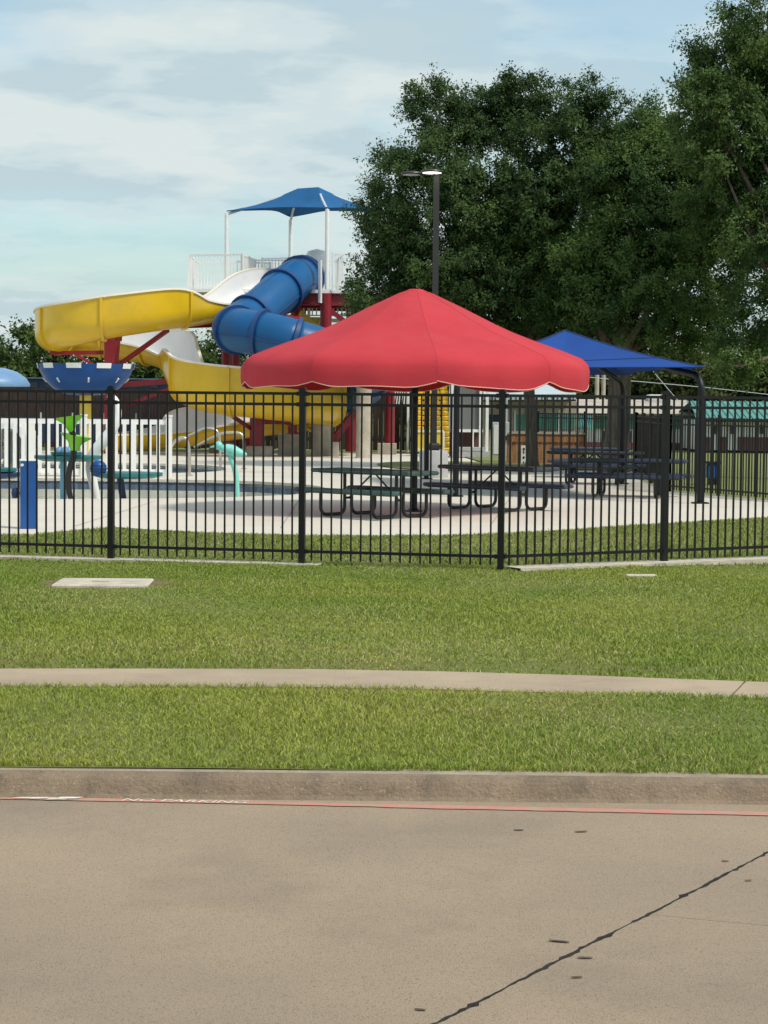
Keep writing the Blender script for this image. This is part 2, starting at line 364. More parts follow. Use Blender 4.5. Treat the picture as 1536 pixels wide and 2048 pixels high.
walk = struct(wb.build('sidewalk', M['kerbtop']))
js = [-45.5]+[j0.x+1.75*k for k in (-4.4, 0, 3)]+[45.5]
for a, b in zip(js, js[1:]): walkpiece(a+.006, b-.006, walk, 'slab')
# ---- pool deck with two pool openings
def fill(name, outer, holes, z, material, thick=.08):
    bm = bmesh.new(); edges = []
    for loop in [outer]+holes:
        vs = [bm.verts.new((p[0], p[1], z)) for p in loop]
        for i in range(len(vs)): edges.append(bm.edges.new((vs[i], vs[(i+1) % len(vs)])))
    bmesh.ops.triangle_fill(bm, use_beauty=True, use_dissolve=False, edges=edges)
    for f in bm.faces:
        if f.normal.z < 0: f.normal_flip()
    loops = [[v for v in l] for l in [outer]+holes]
    for l in loops:
        n = len(l); vs = [bm.verts.new((p[0], p[1], z)) for p in l]+[bm.verts.new((p[0], p[1], z-thick)) for p in l]
        for i in range(n): bm.faces.new((vs[i], vs[(i+1) % n], vs[(i+1) % n+n], vs[i+n]))
    me = bpy.data.meshes.new(name); bm.to_mesh(me); bm.free(); me.materials.append(material)
    return place(name, me, (0, 0, 0))
N1 = [(-44, 36.8), (-14, 36.8), (-10, 36.8), (-6, 37.2), (-4.2, 37.8), (-3, 38.5), (-1.9, 39.7), (-1.4, 41), (-1.2, 42)]
F1 = [(-44, 46), (-14, 46.1), (-10, 46.2), (-6, 46.2), (-4.2, 45.9), (-3, 45.5), (-1.9, 44.3), (-1.4, 43), (-1.2, 42)]
N2 = [(-44, 51), (-8, 51), (-6, 51.2), (-4.9, 52.2), (-4.5, 53.2), (-4.3, 54.3)]
F2 = [(-44, 58), (-8, 58.3), (-6.2, 58), (-5, 56.8), (-4.5, 55.6), (-4.3, 54.3)]
side = [(10.4, 36.2), (9.3, 35.6), (7.6, 39.2), (6.1, 42.9), (6.5, 52), (7.5, 60), (7.5, 74)]
outer = [(p.x, p.y) for p in edge[:-2]]+side[1:]+[(-45.9, 74)]
deck = struct(fill('pool_deck', outer, [N1+F1[-2::-1], N2+F2[-2::-1]], 0.0, M['deck']))
# lawn on the right beyond the side fence
rl = MB(); sl = [(9.3, 35.4)]+side[2:]
rl.grid([[(x-.15, y, -.012) for x, y in sl], [(46, y, -.02) for x, y in sl]]); struct(rl.build('side_lawn', M['far_grass']))
# ---- pools
def pool(name, N, F, bed, wall, wz, tz, beach):
    rows = []; 
    for k in range(9):
        t = k/8; rows.append([(a[0]+(b[0]-a[0])*t, a[1]+(b[1]-a[1])*t, (-bed*t-.002 if beach else -bed)) for a, b in zip(N, F)])
    b = MB(); b.grid(rows[:4], 0 if beach else 1); b.grid(rows[3:], 1)
    p = struct(b.build(name, [M['deck'], M['plaster']]))
    w = MB(); w.grid([[(x, y, .0) for x, y in F], [(x, y, -tz) for x, y in F]], 0); w.grid([[(x, y, -tz) for x, y in F], [(x, y, -bed-.01) for x, y in F]], 1)
    if not beach: w.grid([[(x, y, .0) for x, y in N], [(x, y, -tz) for x, y in N]], 0); w.grid([[(x, y, -tz) for x, y in N], [(x, y, -bed-.01) for x, y in N]], 1)
    w.build('pool_wall', [M['tile'], M['plaster']], p)
    s = MB(); L = N+F[-2::-1]; s.add([(x, y, -wz) for x, y in L], [tuple(range(len(L)))]); struct(s.build('water', M['water']))
    c = MB(); c.grid([[(x, y-.02, .045) for x, y in F], [(x*.999, y+.32, .045) for x, y in F]]); c.grid([[(x, y-.02, -.02) for x, y in F], [(x, y-.02, .045) for x, y in F]])
    c.build('coping', M['deck'], p)
    return p
p1_ = pool('wading_pool', N1, F1, .62, None, .38, .21, True)
p2_ = pool('plunge_pool', N2, F2, 1.0, None, .16, .30, False)
sk = MB(); q = at(573, 974, 45.2); sk.box((q.x, q.y-.05, -.085), (.42, .1, .15)); sk.build('skimmer_opening', M['pipe'], p1_)
jt = MB()
for off, zz_ in ((.55, .004), (5.2, .004)):
    pts = [(x, (y-off if off < 1 else y-off*.9)) for x, y in N1[1:]]
    pts = [(-14, 36.8-off)]+[p for p in pts if p[1] > 29]
    jt.grid([[(x, y+.012, zz_) for x, y in pts], [(x, y-.012, zz_) for x, y in pts]])
for x0, y0, x1, y1 in ((-1.2, 42, 7.0, 40.2), (-2, 47, 4.5, 47.5), (1.6, 30.0, 2.6, 40.6), (-4.5, 29, -4.2, 36.6), (-1.5, 29, -1.6, 37.5), (-12, 49.2, 3, 49.6), (-4.0, 60, 4, 60.5)):
    d_ = Vector((y1-y0, x0-x1, 0)).normalized()*.011; jt.add([(x0+d_.x, y0+d_.y, .004), (x0-d_.x, y0-d_.y, .004), (x1-d_.x, y1-d_.y, .004), (x1+d_.x, y1+d_.y, .004)], [(0, 1, 2, 3)])
struct(jt.build('deck_joints', M['conc']))
# ---- grass island round the lamp and a strip near the shelter
isl = MB(); c0 = Vector((1.75, 59.5, 0)); isl.add([(c0.x+1.95*math.cos(a)*(1+.06*math.sin(3*a)), c0.y+4.4*math.sin(a), .03) for a in np.linspace(0, 2*math.pi, 40, endpoint=False)], [tuple(range(40))])
isl.add([(3.4, 57.0, .034), (7.4, 56.2, .034), (7.4, 73, .034), (2.6, 73, .034)], [(0, 1, 2, 3)])
struct(isl.build('grass_island', M['far_grass']))
# ---- concrete strip under the fence
PL = [gp(222, 1120, .14), gp(615, 1130, .14), gp(1001, 1140, .14)]
dl = (PL[2]-PL[0]); dl.normalize()
corner = PL[2].copy(); rdir = Vector((math.cos(R(29)), math.sin(R(29)), 0))
st = MB(); nl = Vector((dl.y, -dl.x, 0)); nr = Vector((rdir.y, -rdir.x, 0))
def strip(a, b, n, w0, w1, z):
    st.grid([[a+n*w0+Vector((0, 0, z)), b+n*w0+Vector((0, 0, z))], [a+n*w1+Vector((0, 0, z)), b+n*w1+Vector((0, 0, z))], [a+n*w1+Vector((0, 0, z-.06)), b+n*w1+Vector((0, 0, z-.06))]])
strip(corner-dl*14, corner-dl*1.86, nl, -.12, .16, .018); strip(corner+rdir*.1, corner+rdir*9, nr, -.12, .22, .030)
struct(st.build('fence_footing', M['slabc']))
# ---- red fire line and its worn lettering
ln = MB(); a, b = gp(0, 1596.5, ROADZ), gp(1536, 1629, ROADZ)
xs = np.linspace(-5, 5, 160)
def liney(x): return a.y+(b.y-a.y)*(x-a.x)/(b.x-a.x)
r1, r2 = [], []
for x in xs:
    w = .030+.010*(x > 0)+random.uniform(-.004, .004)
    r1.append((x, min(liney(x)+w, 9.262), ROADZ+.004)); r2.append((x, liney(x)-w, ROADZ+.004))
ln.grid([r1, r2]); struct(ln.build('red_line', M['redline']))
def lettering(txt, x0, x1, yb, z, h, material, name, shear=.0):
    cu = bpy.data.curves.new('t', 'FONT'); cu.body = txt; cu.resolution_u = 2; to = bpy.data.objects.new('t', cu); COL.objects.link(to)
    dg = bpy.context.evaluated_depsgraph_get(); me = bpy.data.meshes.new_from_object(to.evaluated_get(dg)); bpy.data.objects.remove(to)
    n = len(me.vertices); co = np.empty(n*3); me.vertices.foreach_get('co', co); co = co.reshape(-1, 3)
    co -= co.min(0); s = co.max(0); X = co[:, 0]/s[0]*(x1-x0)+x0; H = co[:, 1]/s[1]*h
    out = np.stack([X+H*shear, np.array([yb(x) for x in X])+H, np.full(n, z)], 1)
    c = out.mean(0); me.vertices.foreach_set('co', (out-c).ravel()); me.materials.clear(); me.materials.append(material); me.update()
    me.name = name; return place(name, me, c)
xa, xb = gp(243, 1603, ROADZ).x, gp(305, 1603, ROADZ).x
struct(lettering('NO', xa, xb, lambda x: liney(x)-.028, ROADZ+.0065, .056, M['whiteline'], 'painted_lettering', .35))
xa, xb = gp(320, 1605, ROADZ).x, gp(490, 1608, ROADZ).x
struct(lettering('PARKING', xa, xb, lambda x: liney(x)-.028, ROADZ+.0065, .056, M['whiteline'], 'painted_lettering', .35))
fl = MB()
for k in range(9):
    p = gp(random.uniform(60, 148), 1597, ROADZ); y = liney(p.x); l, w = random.uniform(.03, .09), random.uniform(.008, .02); o = random.uniform(-.03, .03)
    fl.add([(p.x-l, y+o-w, ROADZ+.0055+k*.0004), (p.x+l*.7, y+o-w*.4, ROADZ+.0055+k*.0004), (p.x+l, y+o+w, ROADZ+.0055+k*.0004), (p.x-l*.6, y+o+w*.7, ROADZ+.0055+k*.0004)], [(0, 1, 2, 3)])
struct(fl.build('paint_flakes', M['whiteline']))
# ================================================================ GRASS BLADES
def tint_attr(me, cols):
    a = me.color_attributes.new('tint', 'FLOAT_COLOR', 'POINT'); a.data.foreach_set('color', np.asarray(cols, dtype=np.float32).ravel())
def vnoise(x, y, s, seed):
    r = np.random.default_rng(seed); G = r.random((64, 64)); u, v = x*s+100, y*s+100
    i, j = np.floor(u).astype(int), np.floor(v).astype(int); f, g_ = u-i, v-j; f = f*f*(3-2*f); g_ = g_*g_*(3-2*g_)
    return (G[i % 64, j % 64]*(1-f)*(1-g_)+G[(i+1) % 64, j % 64]*f*(1-g_)+G[i % 64, (j+1) % 64]*(1-f)*g_+G[(i+1) % 64, (j+1) % 64]*f*g_)
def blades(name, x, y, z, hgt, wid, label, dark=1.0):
    n = len(x); ang = rng.uniform(0, 2*np.pi, n); lean = rng.uniform(.35, 1.7, n); h = hgt*rng.uniform(.55, 1.25, n); w = wid*rng.uniform(.7, 1.3, n)
    h *= .75+.6*vnoise(x, y, 1.3, 5)
    tx, ty = np.cos(ang), np.sin(ang); fa = rng.uniform(0, 2*np.pi, n); sx_, sy_ = np.cos(fa)*w/2, np.sin(fa)*w/2*.6
    V = np.zeros((n, 5, 3))
    for k, (t, ww) in enumerate(((0, 1), (0, -1), (.55, .85), (.55, -.85), (1, 0))):
        off = h*lean*(t**1.8)
        V[:, k, 0] = x+tx*off+sx_*ww; V[:, k, 1] = y+ty*off+sy_*ww; V[:, k, 2] = z+h*(t-.28*t*t*lean)
    V[:, :2, 2] -= .012
    base = np.arange(n)[:, None]*5
    F = np.concatenate([base+np.array([[0, 1, 3]]), base+np.array([[0, 3, 2]]), base+np.array([[2, 3, 4]])], 1).reshape(-1, 3)
    me = bpy.data.meshes.new(name); me.vertices.add(n*5); me.vertices.foreach_set('co', V.ravel())
    m3 = len(F); me.loops.add(m3*3); me.loops.foreach_set('vertex_index', F.ravel().astype(np.int32)); me.polygons.add(m3)
    me.polygons.foreach_set('loop_start', np.arange(0, m3*3, 3, dtype=np.int32)); me.update(calc_edges=True)
    A, B, C = np.array([.20, .285, .038]), np.array([.34, .375, .065]), np.array([.46, .42, .17])
    t = np.clip(vnoise(x*.25, y*1.1, 1.0, 4)*.35-.15+vnoise(x, y, .55, 1)*.9-.1+vnoise(x, y, 2.1, 2)*.5-.15+rng.normal(0, .16, n), 0, 1)[:, None]
    dry = (rng.random(n) < .04+.30*np.clip(vnoise(x, y, .8, 9)-.5, 0, 1)*2)[:, None]
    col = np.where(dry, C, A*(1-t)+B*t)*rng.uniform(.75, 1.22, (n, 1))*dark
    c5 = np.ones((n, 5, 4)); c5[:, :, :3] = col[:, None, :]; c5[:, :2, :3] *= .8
    tint_attr(me, c5.reshape(-1, 4)); me.materials.append(M['grass'])
    return tag(place(name, me, (0, 0, 0)), label, 'grass', kind='stuff')
def scatter(n, y0, y1, hw):                       # hw: half width as share of distance (plus margin)
    y = np.sqrt(rng.uniform(y0**2, y1**2, n)); x = rng.uniform(-1, 1, n)*(hw*y+.5); return x, y
zf = np.vectorize(zl)
def walk_mask(x, y):
    wy = np.interp(x, [p.x for p in wf], [p.y for p in wf]); return (y < wy-WW-.0), (y > wy+.012)
X, Y = scatter(135000, 9.50, 13.2, .235); n_, f_ = walk_mask(X, Y); X1, Y1_ = X[n_], Y[n_]
kx = rng.uniform(-2.9, 2.9, 5200); ky = 9.465+rng.random(5200)**2*.14-.008*kx
sx1 = rng.uniform(-3.6, 3.6, 4200); sy1 = np.interp(sx1, [p.x for p in wf], [p.y for p in wf])-WW-rng.random(4200)**1.5*.12+.04
X1 = np.concatenate([X1, kx, sx1]); Y1_ = np.concatenate([Y1_, ky, sy1])
hh_ = np.full(len(X1), .031); hh_[-4200:] = .048; hh_[-9400:-4200] = .036
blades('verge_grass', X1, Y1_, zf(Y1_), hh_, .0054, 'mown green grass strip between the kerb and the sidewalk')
X, Y = scatter(235000, 12.4, 20.75, .225); n_, f_ = walk_mask(X, Y); X, Y = X[f_], Y[f_]
sc_ = gp(207, 1171, .12); keep = ~((np.abs(X-sc_.x) < .45) & (np.abs(Y-sc_.y) < .37)); X, Y = X[keep], Y[keep]
sp_ = MB(); ng = 30
sp_.add([(sc_.x+(.62+.10*math.sin(3*a+1)+random.uniform(-.04, .04))*math.cos(a), sc_.y+(.50+.08*math.sin(2*a)+random.uniform(-.04, .04))*math.sin(a), .134+.010*math.sin(a)) for a in np.linspace(0, 2*math.pi, ng, endpoint=False)], [tuple(range(ng))])
struct(sp_.build('bare_soil', M['bare']))
rr_k = ((X-sc_.x)/.62)**2+((Y-sc_.y)/.50)**2; kk = (rr_k > 1) | (rng.random(len(X)) < .35*np.clip(rr_k, 0, 1)); X, Y = X[kk], Y[kk]
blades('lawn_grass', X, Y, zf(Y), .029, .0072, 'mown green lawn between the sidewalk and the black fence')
X, Y = scatter(65000, 20.5, 33.5, .23); k_ = (Y < np.interp(X, ex, ey)+.03); X, Y = X[k_], Y[k_]
zz_ = np.where(Y < 24, zf(np.minimum(Y, 24)), .06+(Y-24)/(np.interp(X, ex, ey)+.35-24)*(-.08))
blades('poolside_grass', X, Y, zz_, .042, .013, 'darker grass strip between the black fence and the pool deck', .78)  # blade tint scaled darker than on the other grass strips
# ================================================================ BLACK FENCE
FH = 1.79; RAILZ = (.137, 1.655, 1.765)
pk = MB(); pk.box((0, 0, (0.045+1.76)/2), (.0165, .0165, 1.76-.045)); picket_me, _ = pk.mesh('picket', M['black'], c=(0, 0, 0))
po = MB(); po.box((0, 0, FH/2), (.062, .062, FH)); po.box((0, 0, FH+.012), (.074, .074, .024)); po.box((0, 0, FH+.03), (.05, .05, .02)); post_me, _ = po.mesh('post', M['black'], c=(0, 0, 0))
def fence_run(name, p0, d, span, n0, n1, npick, label, skip_first=False, zslope=0.0):
    rz = math.atan2(d.y, d.x); mid = p0
    f = thing(name, mid, label, 'fence')
    for i in range(n0, n1+1):
        if skip_first and i == n0: continue
        place('post', post_me, p0+d*(span*i)+Vector((0, 0, zslope*i)), f, rz)
    for i in range(n0, n1):
        a, b = p0+d*(span*i+.033), p0+d*(span*(i+1)-.033); a.z += zslope*i; b.z += zslope*(i+1)
        for z in RAILZ:
            r = MB(); r.beam(a+Vector((0, 0, z)), b+Vector((0, 0, z)), .034, .030); r.build('rail', M['black'], f)
            for q, s in ((a, 1), (b, -1)):
                k = MB(); k.beam(q+d*s*.0+Vector((0, 0, z)), q+d*s*.03+Vector((0, 0, z)), .046, .044); k.build('rail_bracket', M['black'], f)
        for k in range(npick):
            t = (k+1)/(npick+1); q = p0+d*(span*(i+t)); q.z += zslope*(i+t)
            o = place('picket', picket_me, q, f, rz); o.rotation_euler = (random.uniform(-.0025, .0025), random.uniform(-.0025, .0025), rz)
    return f
spanL = (PL[2]-PL[0]).length/2
fence_run('iron_fence', corner, dl, spanL, -4, 0, 19, 'long run of black picket fence in front of the water slide', zslope=-.004)
fence_run('iron_fence', corner, rdir, 2.05, 0, 3, 19, 'black picket fence run receding right from the corner post, in front of navy tables', skip_first=True, zslope=.004)

# ================================================================ CONCRETE COVER IN THE LAWN
cv = thing('utility_cover', (sc_.x, sc_.y, .11), 'flat square concrete utility cover set in the front lawn', 'utility cover')
b = MB(); b.box((sc_.x, sc_.y, .128), (.86, .70, .06), rz=.02, bev=.012); b.build('slab', M['slabc'], cv)
b = MB(); b.box((sc_.x-.02, sc_.y-.02, .160), (.16, .05, .006), rz=.02); b.build('lift_slot', M['conc'], cv)
for k, (px, py, w) in enumerate(((1282, 1155, .30),)):
    p = gp(px, py, .13); b = MB(); b.box((p.x, p.y, .135), (w, .12, .05), rz=.1, bev=.008)
    tag(b.build('valve_box', M['slabc']), ['small pale valve box lid in the lawn below the right fence run', 'tiny pale valve lid in the grass below the left fence', 'tiny pale valve lid in the grass below the red umbrella'][k], 'valve box')
# fallen leaves on the road
lv = [(1118, 1885, .10, 'longest dry leaf left of the road crack, level with its middle'), (1162, 1665, .075, 'dark dry leaf on the road near the red line'), (1170, 1918, .07, 'dark dry leaf just right of the road crack'), (1153, 1957, .05, 'small dry leaf right of the road crack, nearest the bottom'), (1037, 1662, .06, 'pale curled leaf on the road near the red line'), (1450, 1724, .04, 'small dry leaf left of the joint at the right edge'), (840, 2022, .05, 'small dry leaf at the bottom left of the road crack'), (1496, 1763, .04, 'small dry leaf right of the joint at the right edge')]
for px, py, l, lab in lv:
    l *= .72; p = gp(px, py, ROADZ); b = MB(); n = 5; c0, c1 = [], []
    an = random.uniform(-.3, .3); dx, dy = math.cos(an), math.sin(an)
    for i in range(n+1):
        t = i/n-.5; w = .055*l*math.sqrt(max(0, 1-4*t*t))+.001; z = ROADZ+.0055+.001*abs(t)
        c0.append((p.x+dx*t*l-dy*w, p.y+dy*t*l+dx*w, z+.0015)); c1.append((p.x+dx*t*l+dy*w, p.y+dy*t*l-dx*w, z))
    b.grid([c0, c1]); b.grid([[(x, y, z-.004) for x, y, z in c1], [(x, y, z-.004) for x, y, z in c0]]); tag(b.build('fallen_leaf', M['leafdry'], smooth=True), lab, 'leaf', 'dry leaves on the road')

# ================================================================ PICNIC TABLES
def picnic_table(c, rz, L, top_m, bench_m, label, group, Wd=.72):
    t = thing('picnic_table', c, label, 'picnic table', group)
    T = Matrix.Translation(c) @ Matrix.Rotation(rz, 4, 'Z')
    def P(u, v, z): return T @ Vector((u, v, z))
    def plank(name, v, w, z, m_):
        b = MB(); b.box((0, 0, 0), (L, w, .066), bev=.02); b.v = [tuple(T @ Vector((x, y+v, zz+z-.033))) for x, y, zz in b.v]
        o = b.build(name, m_, t)
        r = MB()
        for k in (-1, 0, 1): r.beam(P(-L/2+.08, v+k*w*.30, z-.072), P(L/2-.08, v+k*w*.30, z-.072), .03, .012)
        r.build('under_rib', M['pipe'], o)
    plank('tabletop', 0, Wd, .765, top_m); plank('bench', -.60, .27, .46, bench_m); plank('bench', .60, .27, .46, bench_m)
    for u in (-.58*L/2.2, .58*L/2.2):
        for s in (-1, 1):
            pts = [(u, s*.62, .435), (u, s*.62, .16)]
            for a in np.linspace(0, math.pi/2, 5)[1:]: pts.append((u, s*(.62-.12*(1-math.cos(a))), .155-.12*math.sin(a)))
            pts.append((u, s*.21, .035))
            for a in np.linspace(0, math.pi/2, 5)[1:]: pts.append((u, s*(.20-.12*math.sin(a)), .035+.12*(1-math.cos(a))))
            pts.append((u, s*.08, .735))
            b = MB(); b.tube([P(*p) for p in pts], .029, 8); b.build('leg', M['pipe'], t, smooth=60)
        b = MB(); b.tube([P(u, -.08, .29), P(u, .08, .29)], .02, 6); b.beam(P(u, -.60, .425), P(u, .60, .425), .04, .02); b.beam(P(u, -.34, .708), P(u, .34, .708), .04, .02); b.build('cross_bar', M['pipe'], t)
        b = MB(); b.tube([P(u*.97, 0, .29), P(u*.05, 0, .70)], .016, 6); b.build('brace', M['pipe'], t)
    return t
def tpos(px, py): p = gp(px, py); return Vector((p.x, p.y, 0))
G = 'picnic tables on the pool deck'
picnic_table(tpos(747, 1034), R(-44), 2.2, M['tgreen'], M['tgreen'], 'green topped picnic table under the red umbrella, nearest the fence', G)
picnic_table(tpos(995, 1020), R(-44), 2.2, M['tblack'], M['tnavy'], 'charcoal picnic table behind the fence corner post, under the red umbrella', G)
picnic_table(tpos(1258, 994), R(-17), 2.35, M['tnavy'], M['tnavy'], 'navy picnic table under the blue canopy, the nearest one there', G)
picnic_table(tpos(1190, 968), R(-15), 2.2, M['tblack'], M['tnavy'], 'dark picnic table under the blue canopy, half hidden behind the nearer one', G)
tb2 = picnic_table(tpos(1180, 955), R(-13), 2.0, M['tnavy'], M['tnavy'], 'dark picnic table farthest back under the blue canopy, beside the thick trunk', G)

# ================================================================ RED UMBRELLA
uc = gp(827, 1023); uc = Vector((uc.x, uc.y, 0)); n = 9
um = thing('umbrella', uc, 'big red canvas umbrella with scalloped edge over two picnic tables', 'umbrella')
b = MB(); b.tube([uc, uc+Vector((0, 0, 3.62))], .062, 16); b.build('post', M['blackt'], um, smooth=60)
b = MB(); b.lathe([(.16, 0), (.16, .02), (.09, .03), (.07, .06)], uc, 16); b.build('base_plate', M['blackt'], um)
RR, ZH, ZR, ZP = 2.93, 2.18, 2.53, 3.71
a0 = R(-90+5.9)                                    # a vertex almost towards the camera
def ucan(j, sub, r, z, bul):
    a1, a2 = a0+j*2*math.pi/n, a0+(j+1)*2*math.pi/n; t = sub
    p = Vector((math.cos(a1), math.sin(a1), 0))*(1-t)+Vector((math.cos(a2), math.sin(a2), 0))*t
    pl = p.length; ideal = p/pl; k = pl+(1-pl)*bul
    return uc+Vector((ideal.x*k*r, ideal.y*k*r, z))
SUB = 12
prof = [(.20, ZP, .5, 0), (.30, ZP-.035, .5, .0)]
for q in np.linspace(.08, 1, 9)[1:]:
    rr_ = .30+(RR*.955-.30)*q; prof.append((rr_, ZP-.035+(ZR+.07-(ZP-.035))*q-.05*math.sin(math.pi*q)+.012*math.sin(9*q), .42, .0))
prof += [(RR*.975, ZR+.030, .55, 0), (RR*.994, ZR-.035, .72, 0), (RR*1.003, ZR-.13, .92, 0), (RR*1.003, ZR-.27, .93, 0), (RR*.998, ZH, .93, 0)]
for j in range(n):
    rows = []
    for i, (r, z, bul, sag) in enumerate(prof):
        row = []
        for k in range(SUB+1):
            t = k/SUB; zz = z-sag*math.sin(math.pi*t)
            if i >= len(prof)-2:
                w = (.035*math.sin(math.pi*t)-.055*(1-min(1, min(t, 1-t)/.16))**2*-1)
                zz -= (.11*(1-math.exp(-(min(t, 1-t)/.13)**1.6)) - .022*math.sin(2*math.pi*t+.6*j))*(1 if i == len(prof)-1 else .35)
            if i >= len(prof)-5: r2 = r*(1+.008*math.sin(4*math.pi*t+j*1.7)*math.sin(math.pi*t))
            else: r2 = r
            row.append(ucan(j, t, r2, zz, bul))
        rows.append(row)
    b = MB(); b.grid([r_[::-1] for r_ in rows]); o = b.build('canopy_panel', M['redfab'], um, smooth=True)
    md = o.modifiers.new('thick', 'SOLIDIFY'); md.thickness = .006; md.offset = -1; md.use_rim = False
    h = MB(); h.tube([r_[0]+(r_[0]-uc).normalized()*.001 for r_ in rows], .004, 5); h.build('seam', M['redseam'], o)
    h = MB(); h.tube([p+Vector((0, 0, .0)) for p in rows[-1]], .008, 5); h.build('hem', M['hem'], o)
b = MB(); b.lathe([(0.001, ZP+.05), (.10, ZP+.045), (.19, ZP+.01), (.21, ZP-.02)], uc, 18); b.build('cap', M['redfab'], um, smooth=True)
for j in range(n):
    a_ = a0+j*2*math.pi/n; d_ = Vector((math.cos(a_), math.sin(a_), 0))
    b = MB(); b.tube([uc+d_*.06+Vector((0, 0, ZP-.16)), uc+d_*(RR*.95)+Vector((0, 0, ZR-.01)), uc+d_*(RR*.975)+Vector((0, 0, ZH+.02))], .022, 6); b.build('rib', M['blackt'], um)

# ================================================================ BLUE HIP CANOPY ON THE RIGHT
A_, B_, C_ = gp(911, 993), gp(1400, 1007), gp(1243, 968); A_.z = B_.z = C_.z = 0; D_ = A_+C_-B_
cen = (A_+B_+C_+D_)/4; cn = thing('shade_canopy', cen, 'royal blue hip canopy on black posts over the navy picnic tables', 'shade canopy')
EZ = 2.50; pk_ = at(1131, 661, cen.y); pk_ = Vector((pk_.x, cen.y, pk_.z))
cs = [A_, B_, C_, D_]
for q in cs:
    inn = (cen-q).normalized(); inn.z = 0
    pts = [q, q+Vector((0, 0, EZ-.42))]
    for a in np.linspace(0, math.pi/2, 6)[1:]: pts.append(q+Vector((0, 0, EZ-.42+.36*math.sin(a)))+inn*(.36*(1-math.cos(a))))
    hub = pk_-Vector((0, 0, .12)); pts.append(pts[-1]+(hub-pts[-1])*.5-Vector((0, 0, .08))); pts.append(hub)
    b = MB(); b.tube(pts, .058, 12, rr=[.062]*(len(pts)-2)+[.045, .04]); b.build('post', M['blackt'], cn, smooth=60)
    b = MB(); b.box(q+Vector((0, 0, .012)), (.30, .30, .024)); b.build('base_plate', M['blackt'], cn)
for i in range(4):
    q0, q1 = cs[i], cs[(i+1) % 4]; e0, e1 = q0+(q0-cen)*.015+Vector((0, 0, EZ+.06)), q1+(q1-cen)*.015+Vector((0, 0, EZ+.06))
    rows = []
    for r in range(11):
        t = r/10; row = []
        for k in range(17):
            s = k/16; e_ = e0+(e1-e0)*s; inw = (cen-e_); inw.z = 0
            e_ = e_+inw.normalized()*(.34*math.sin(math.pi*s))
            p = pk_+(e_-pk_)*t; p.z -= .14*math.sin(math.pi*t)*(1-.5*abs(2*s-1)) ; row.append(p)
        rows.append(row)
    b = MB(); b.grid([r_[::-1] for r_ in rows]); o = b.build('canopy_panel', M['bluefab'], cn, smooth=True); md = o.modifiers.new('thick', 'SOLIDIFY'); md.thickness = .006; md.use_rim = False
    h = MB(); h.tube(rows[-1], .014, 5); h.build('hem', M['bluefab'], o)
    h = MB(); h.tube([r_[0]+Vector((0, 0, .006)) for r_ in rows], .012, 5); h.tube([p+Vector((0, 0, .006)) for p in rows[7]], .007, 4); h.build('seam', M['navy'], o)

# ================================================================ LAMP POST ON ITS PLINTH
lp = gp(867, 955); lp = Vector((lp.x, lp.y, 0))
la = thing('lamp_post', lp, 'tall dark lamp post with two flat lit heads on a concrete plinth', 'lamp post')
b = MB(); b.lathe([(.36, .0), (.36, .64), (.33, .68), (.001, .685)], lp, 24); b.build('plinth', M['blockc'], la, smooth=40)
b = MB(); b.box(lp+Vector((0, 0, .77)), (.34, .34, .18), bev=.05); b.build('base_cover', M['polep'], la)
HT = 1.8+(811-348)*lp.y/4000
b = MB(); b.box(lp+Vector((0, 0, (.7+HT)/2)), (.145, .145, HT-.7), bev=.012); b.build('pole', M['polep'], la)
for px, hy in ((864, 343), (824, 347)):
    q = at(px, hy, lp.y-.35 if px > 850 else lp.y+.25)
    b = MB(); b.lathe([(.001, .045), (.18, .042), (.27, .02), (.285, -.01), (.27, -.03), (.235, -.035)], q, 28); hd = b.build('lamp_head', M['polep'], la, smooth=40)
    b = MB(); b.lathe([(.001, -.040), (.20, -.040), (.235, -.034)], q, 28); b.build('lens', M['lamp'] if px > 850 else M['greysteel'], hd, smooth=True)
    b = MB(); b.beam(lp+Vector((0, 0, HT-.06)), Vector((q.x, q.y, q.z+.0)), .06, .06); b.build('arm', M['polep'], la)
# ================================================================ WATER SLIDES
def sweep_frames(P):
    out = []
    for i, p in enumerate(P):
        a, b = P[max(i-1, 0)][:3], P[min(i+1, len(P)-1)][:3]; t = Vector(b-a); t.z = 0; t.normalize()
        out.append((Vector(p[:3]), Vector((t.y, -t.x, 0)), t))
    return out
# control points: image x of the trough, image y of its floor, distance, left wall height, right wall height, half width
FC = [(585, 583, 74.6, .7, .75, .55), (540, 590, 73.4, .42, .95, .55), (490, 612, 72.0, .38, 1.05, .55), (440, 638, 70.8, .50, .85, .55), (395, 649, 70.0, .80, .75, .56), (350, 655, 69.5, 1.27, .75, .57), (235, 672, 68.9, 1.36, .7, .58), (156, 688, 69.1, 1.38, .7, .58),
      (113, 697, 70.1, 1.38, .65, .58), (108, 702, 71.6, 1.30, .6, .58), (142, 707, 72.8, 1.15, .58, .58), (200, 713, 73.2, 1.05, .58, .56), (265, 721, 73.0, 1.12, .56, .55), (312, 731, 72.6, 1.30, .55, .55), (350, 747, 71.8, 1.45, .62, .56), (363, 778, 70.4, 1.30, 1.35, .57), (384, 812, 69.2, .95, 1.58, .58), (440, 826, 68.6, .8, 1.60, .58),
      (530, 836, 68.5, .8, 1.62, .58), (600, 843, 68.9, .8, 1.64, .58), (645, 848, 69.9, .75, 1.62, .58), (655, 853, 71.2, .7, 1.55, .58), (625, 858, 72.2, .62, 1.45, .58), (560, 866, 72.5, .58, 1.35, .56), (480, 876, 72.2, .55, 1.35, .56), (400, 888, 71.8, .52, 1.32, .56), (352, 894, 71.5, .52, 1.22, .56), (325, 897, 71.3, .52, .80, .56), (260, 903, 71.0, .55, .62, .56), (205, 908, 70.8, .55, .6, .56)]
ctrl = []
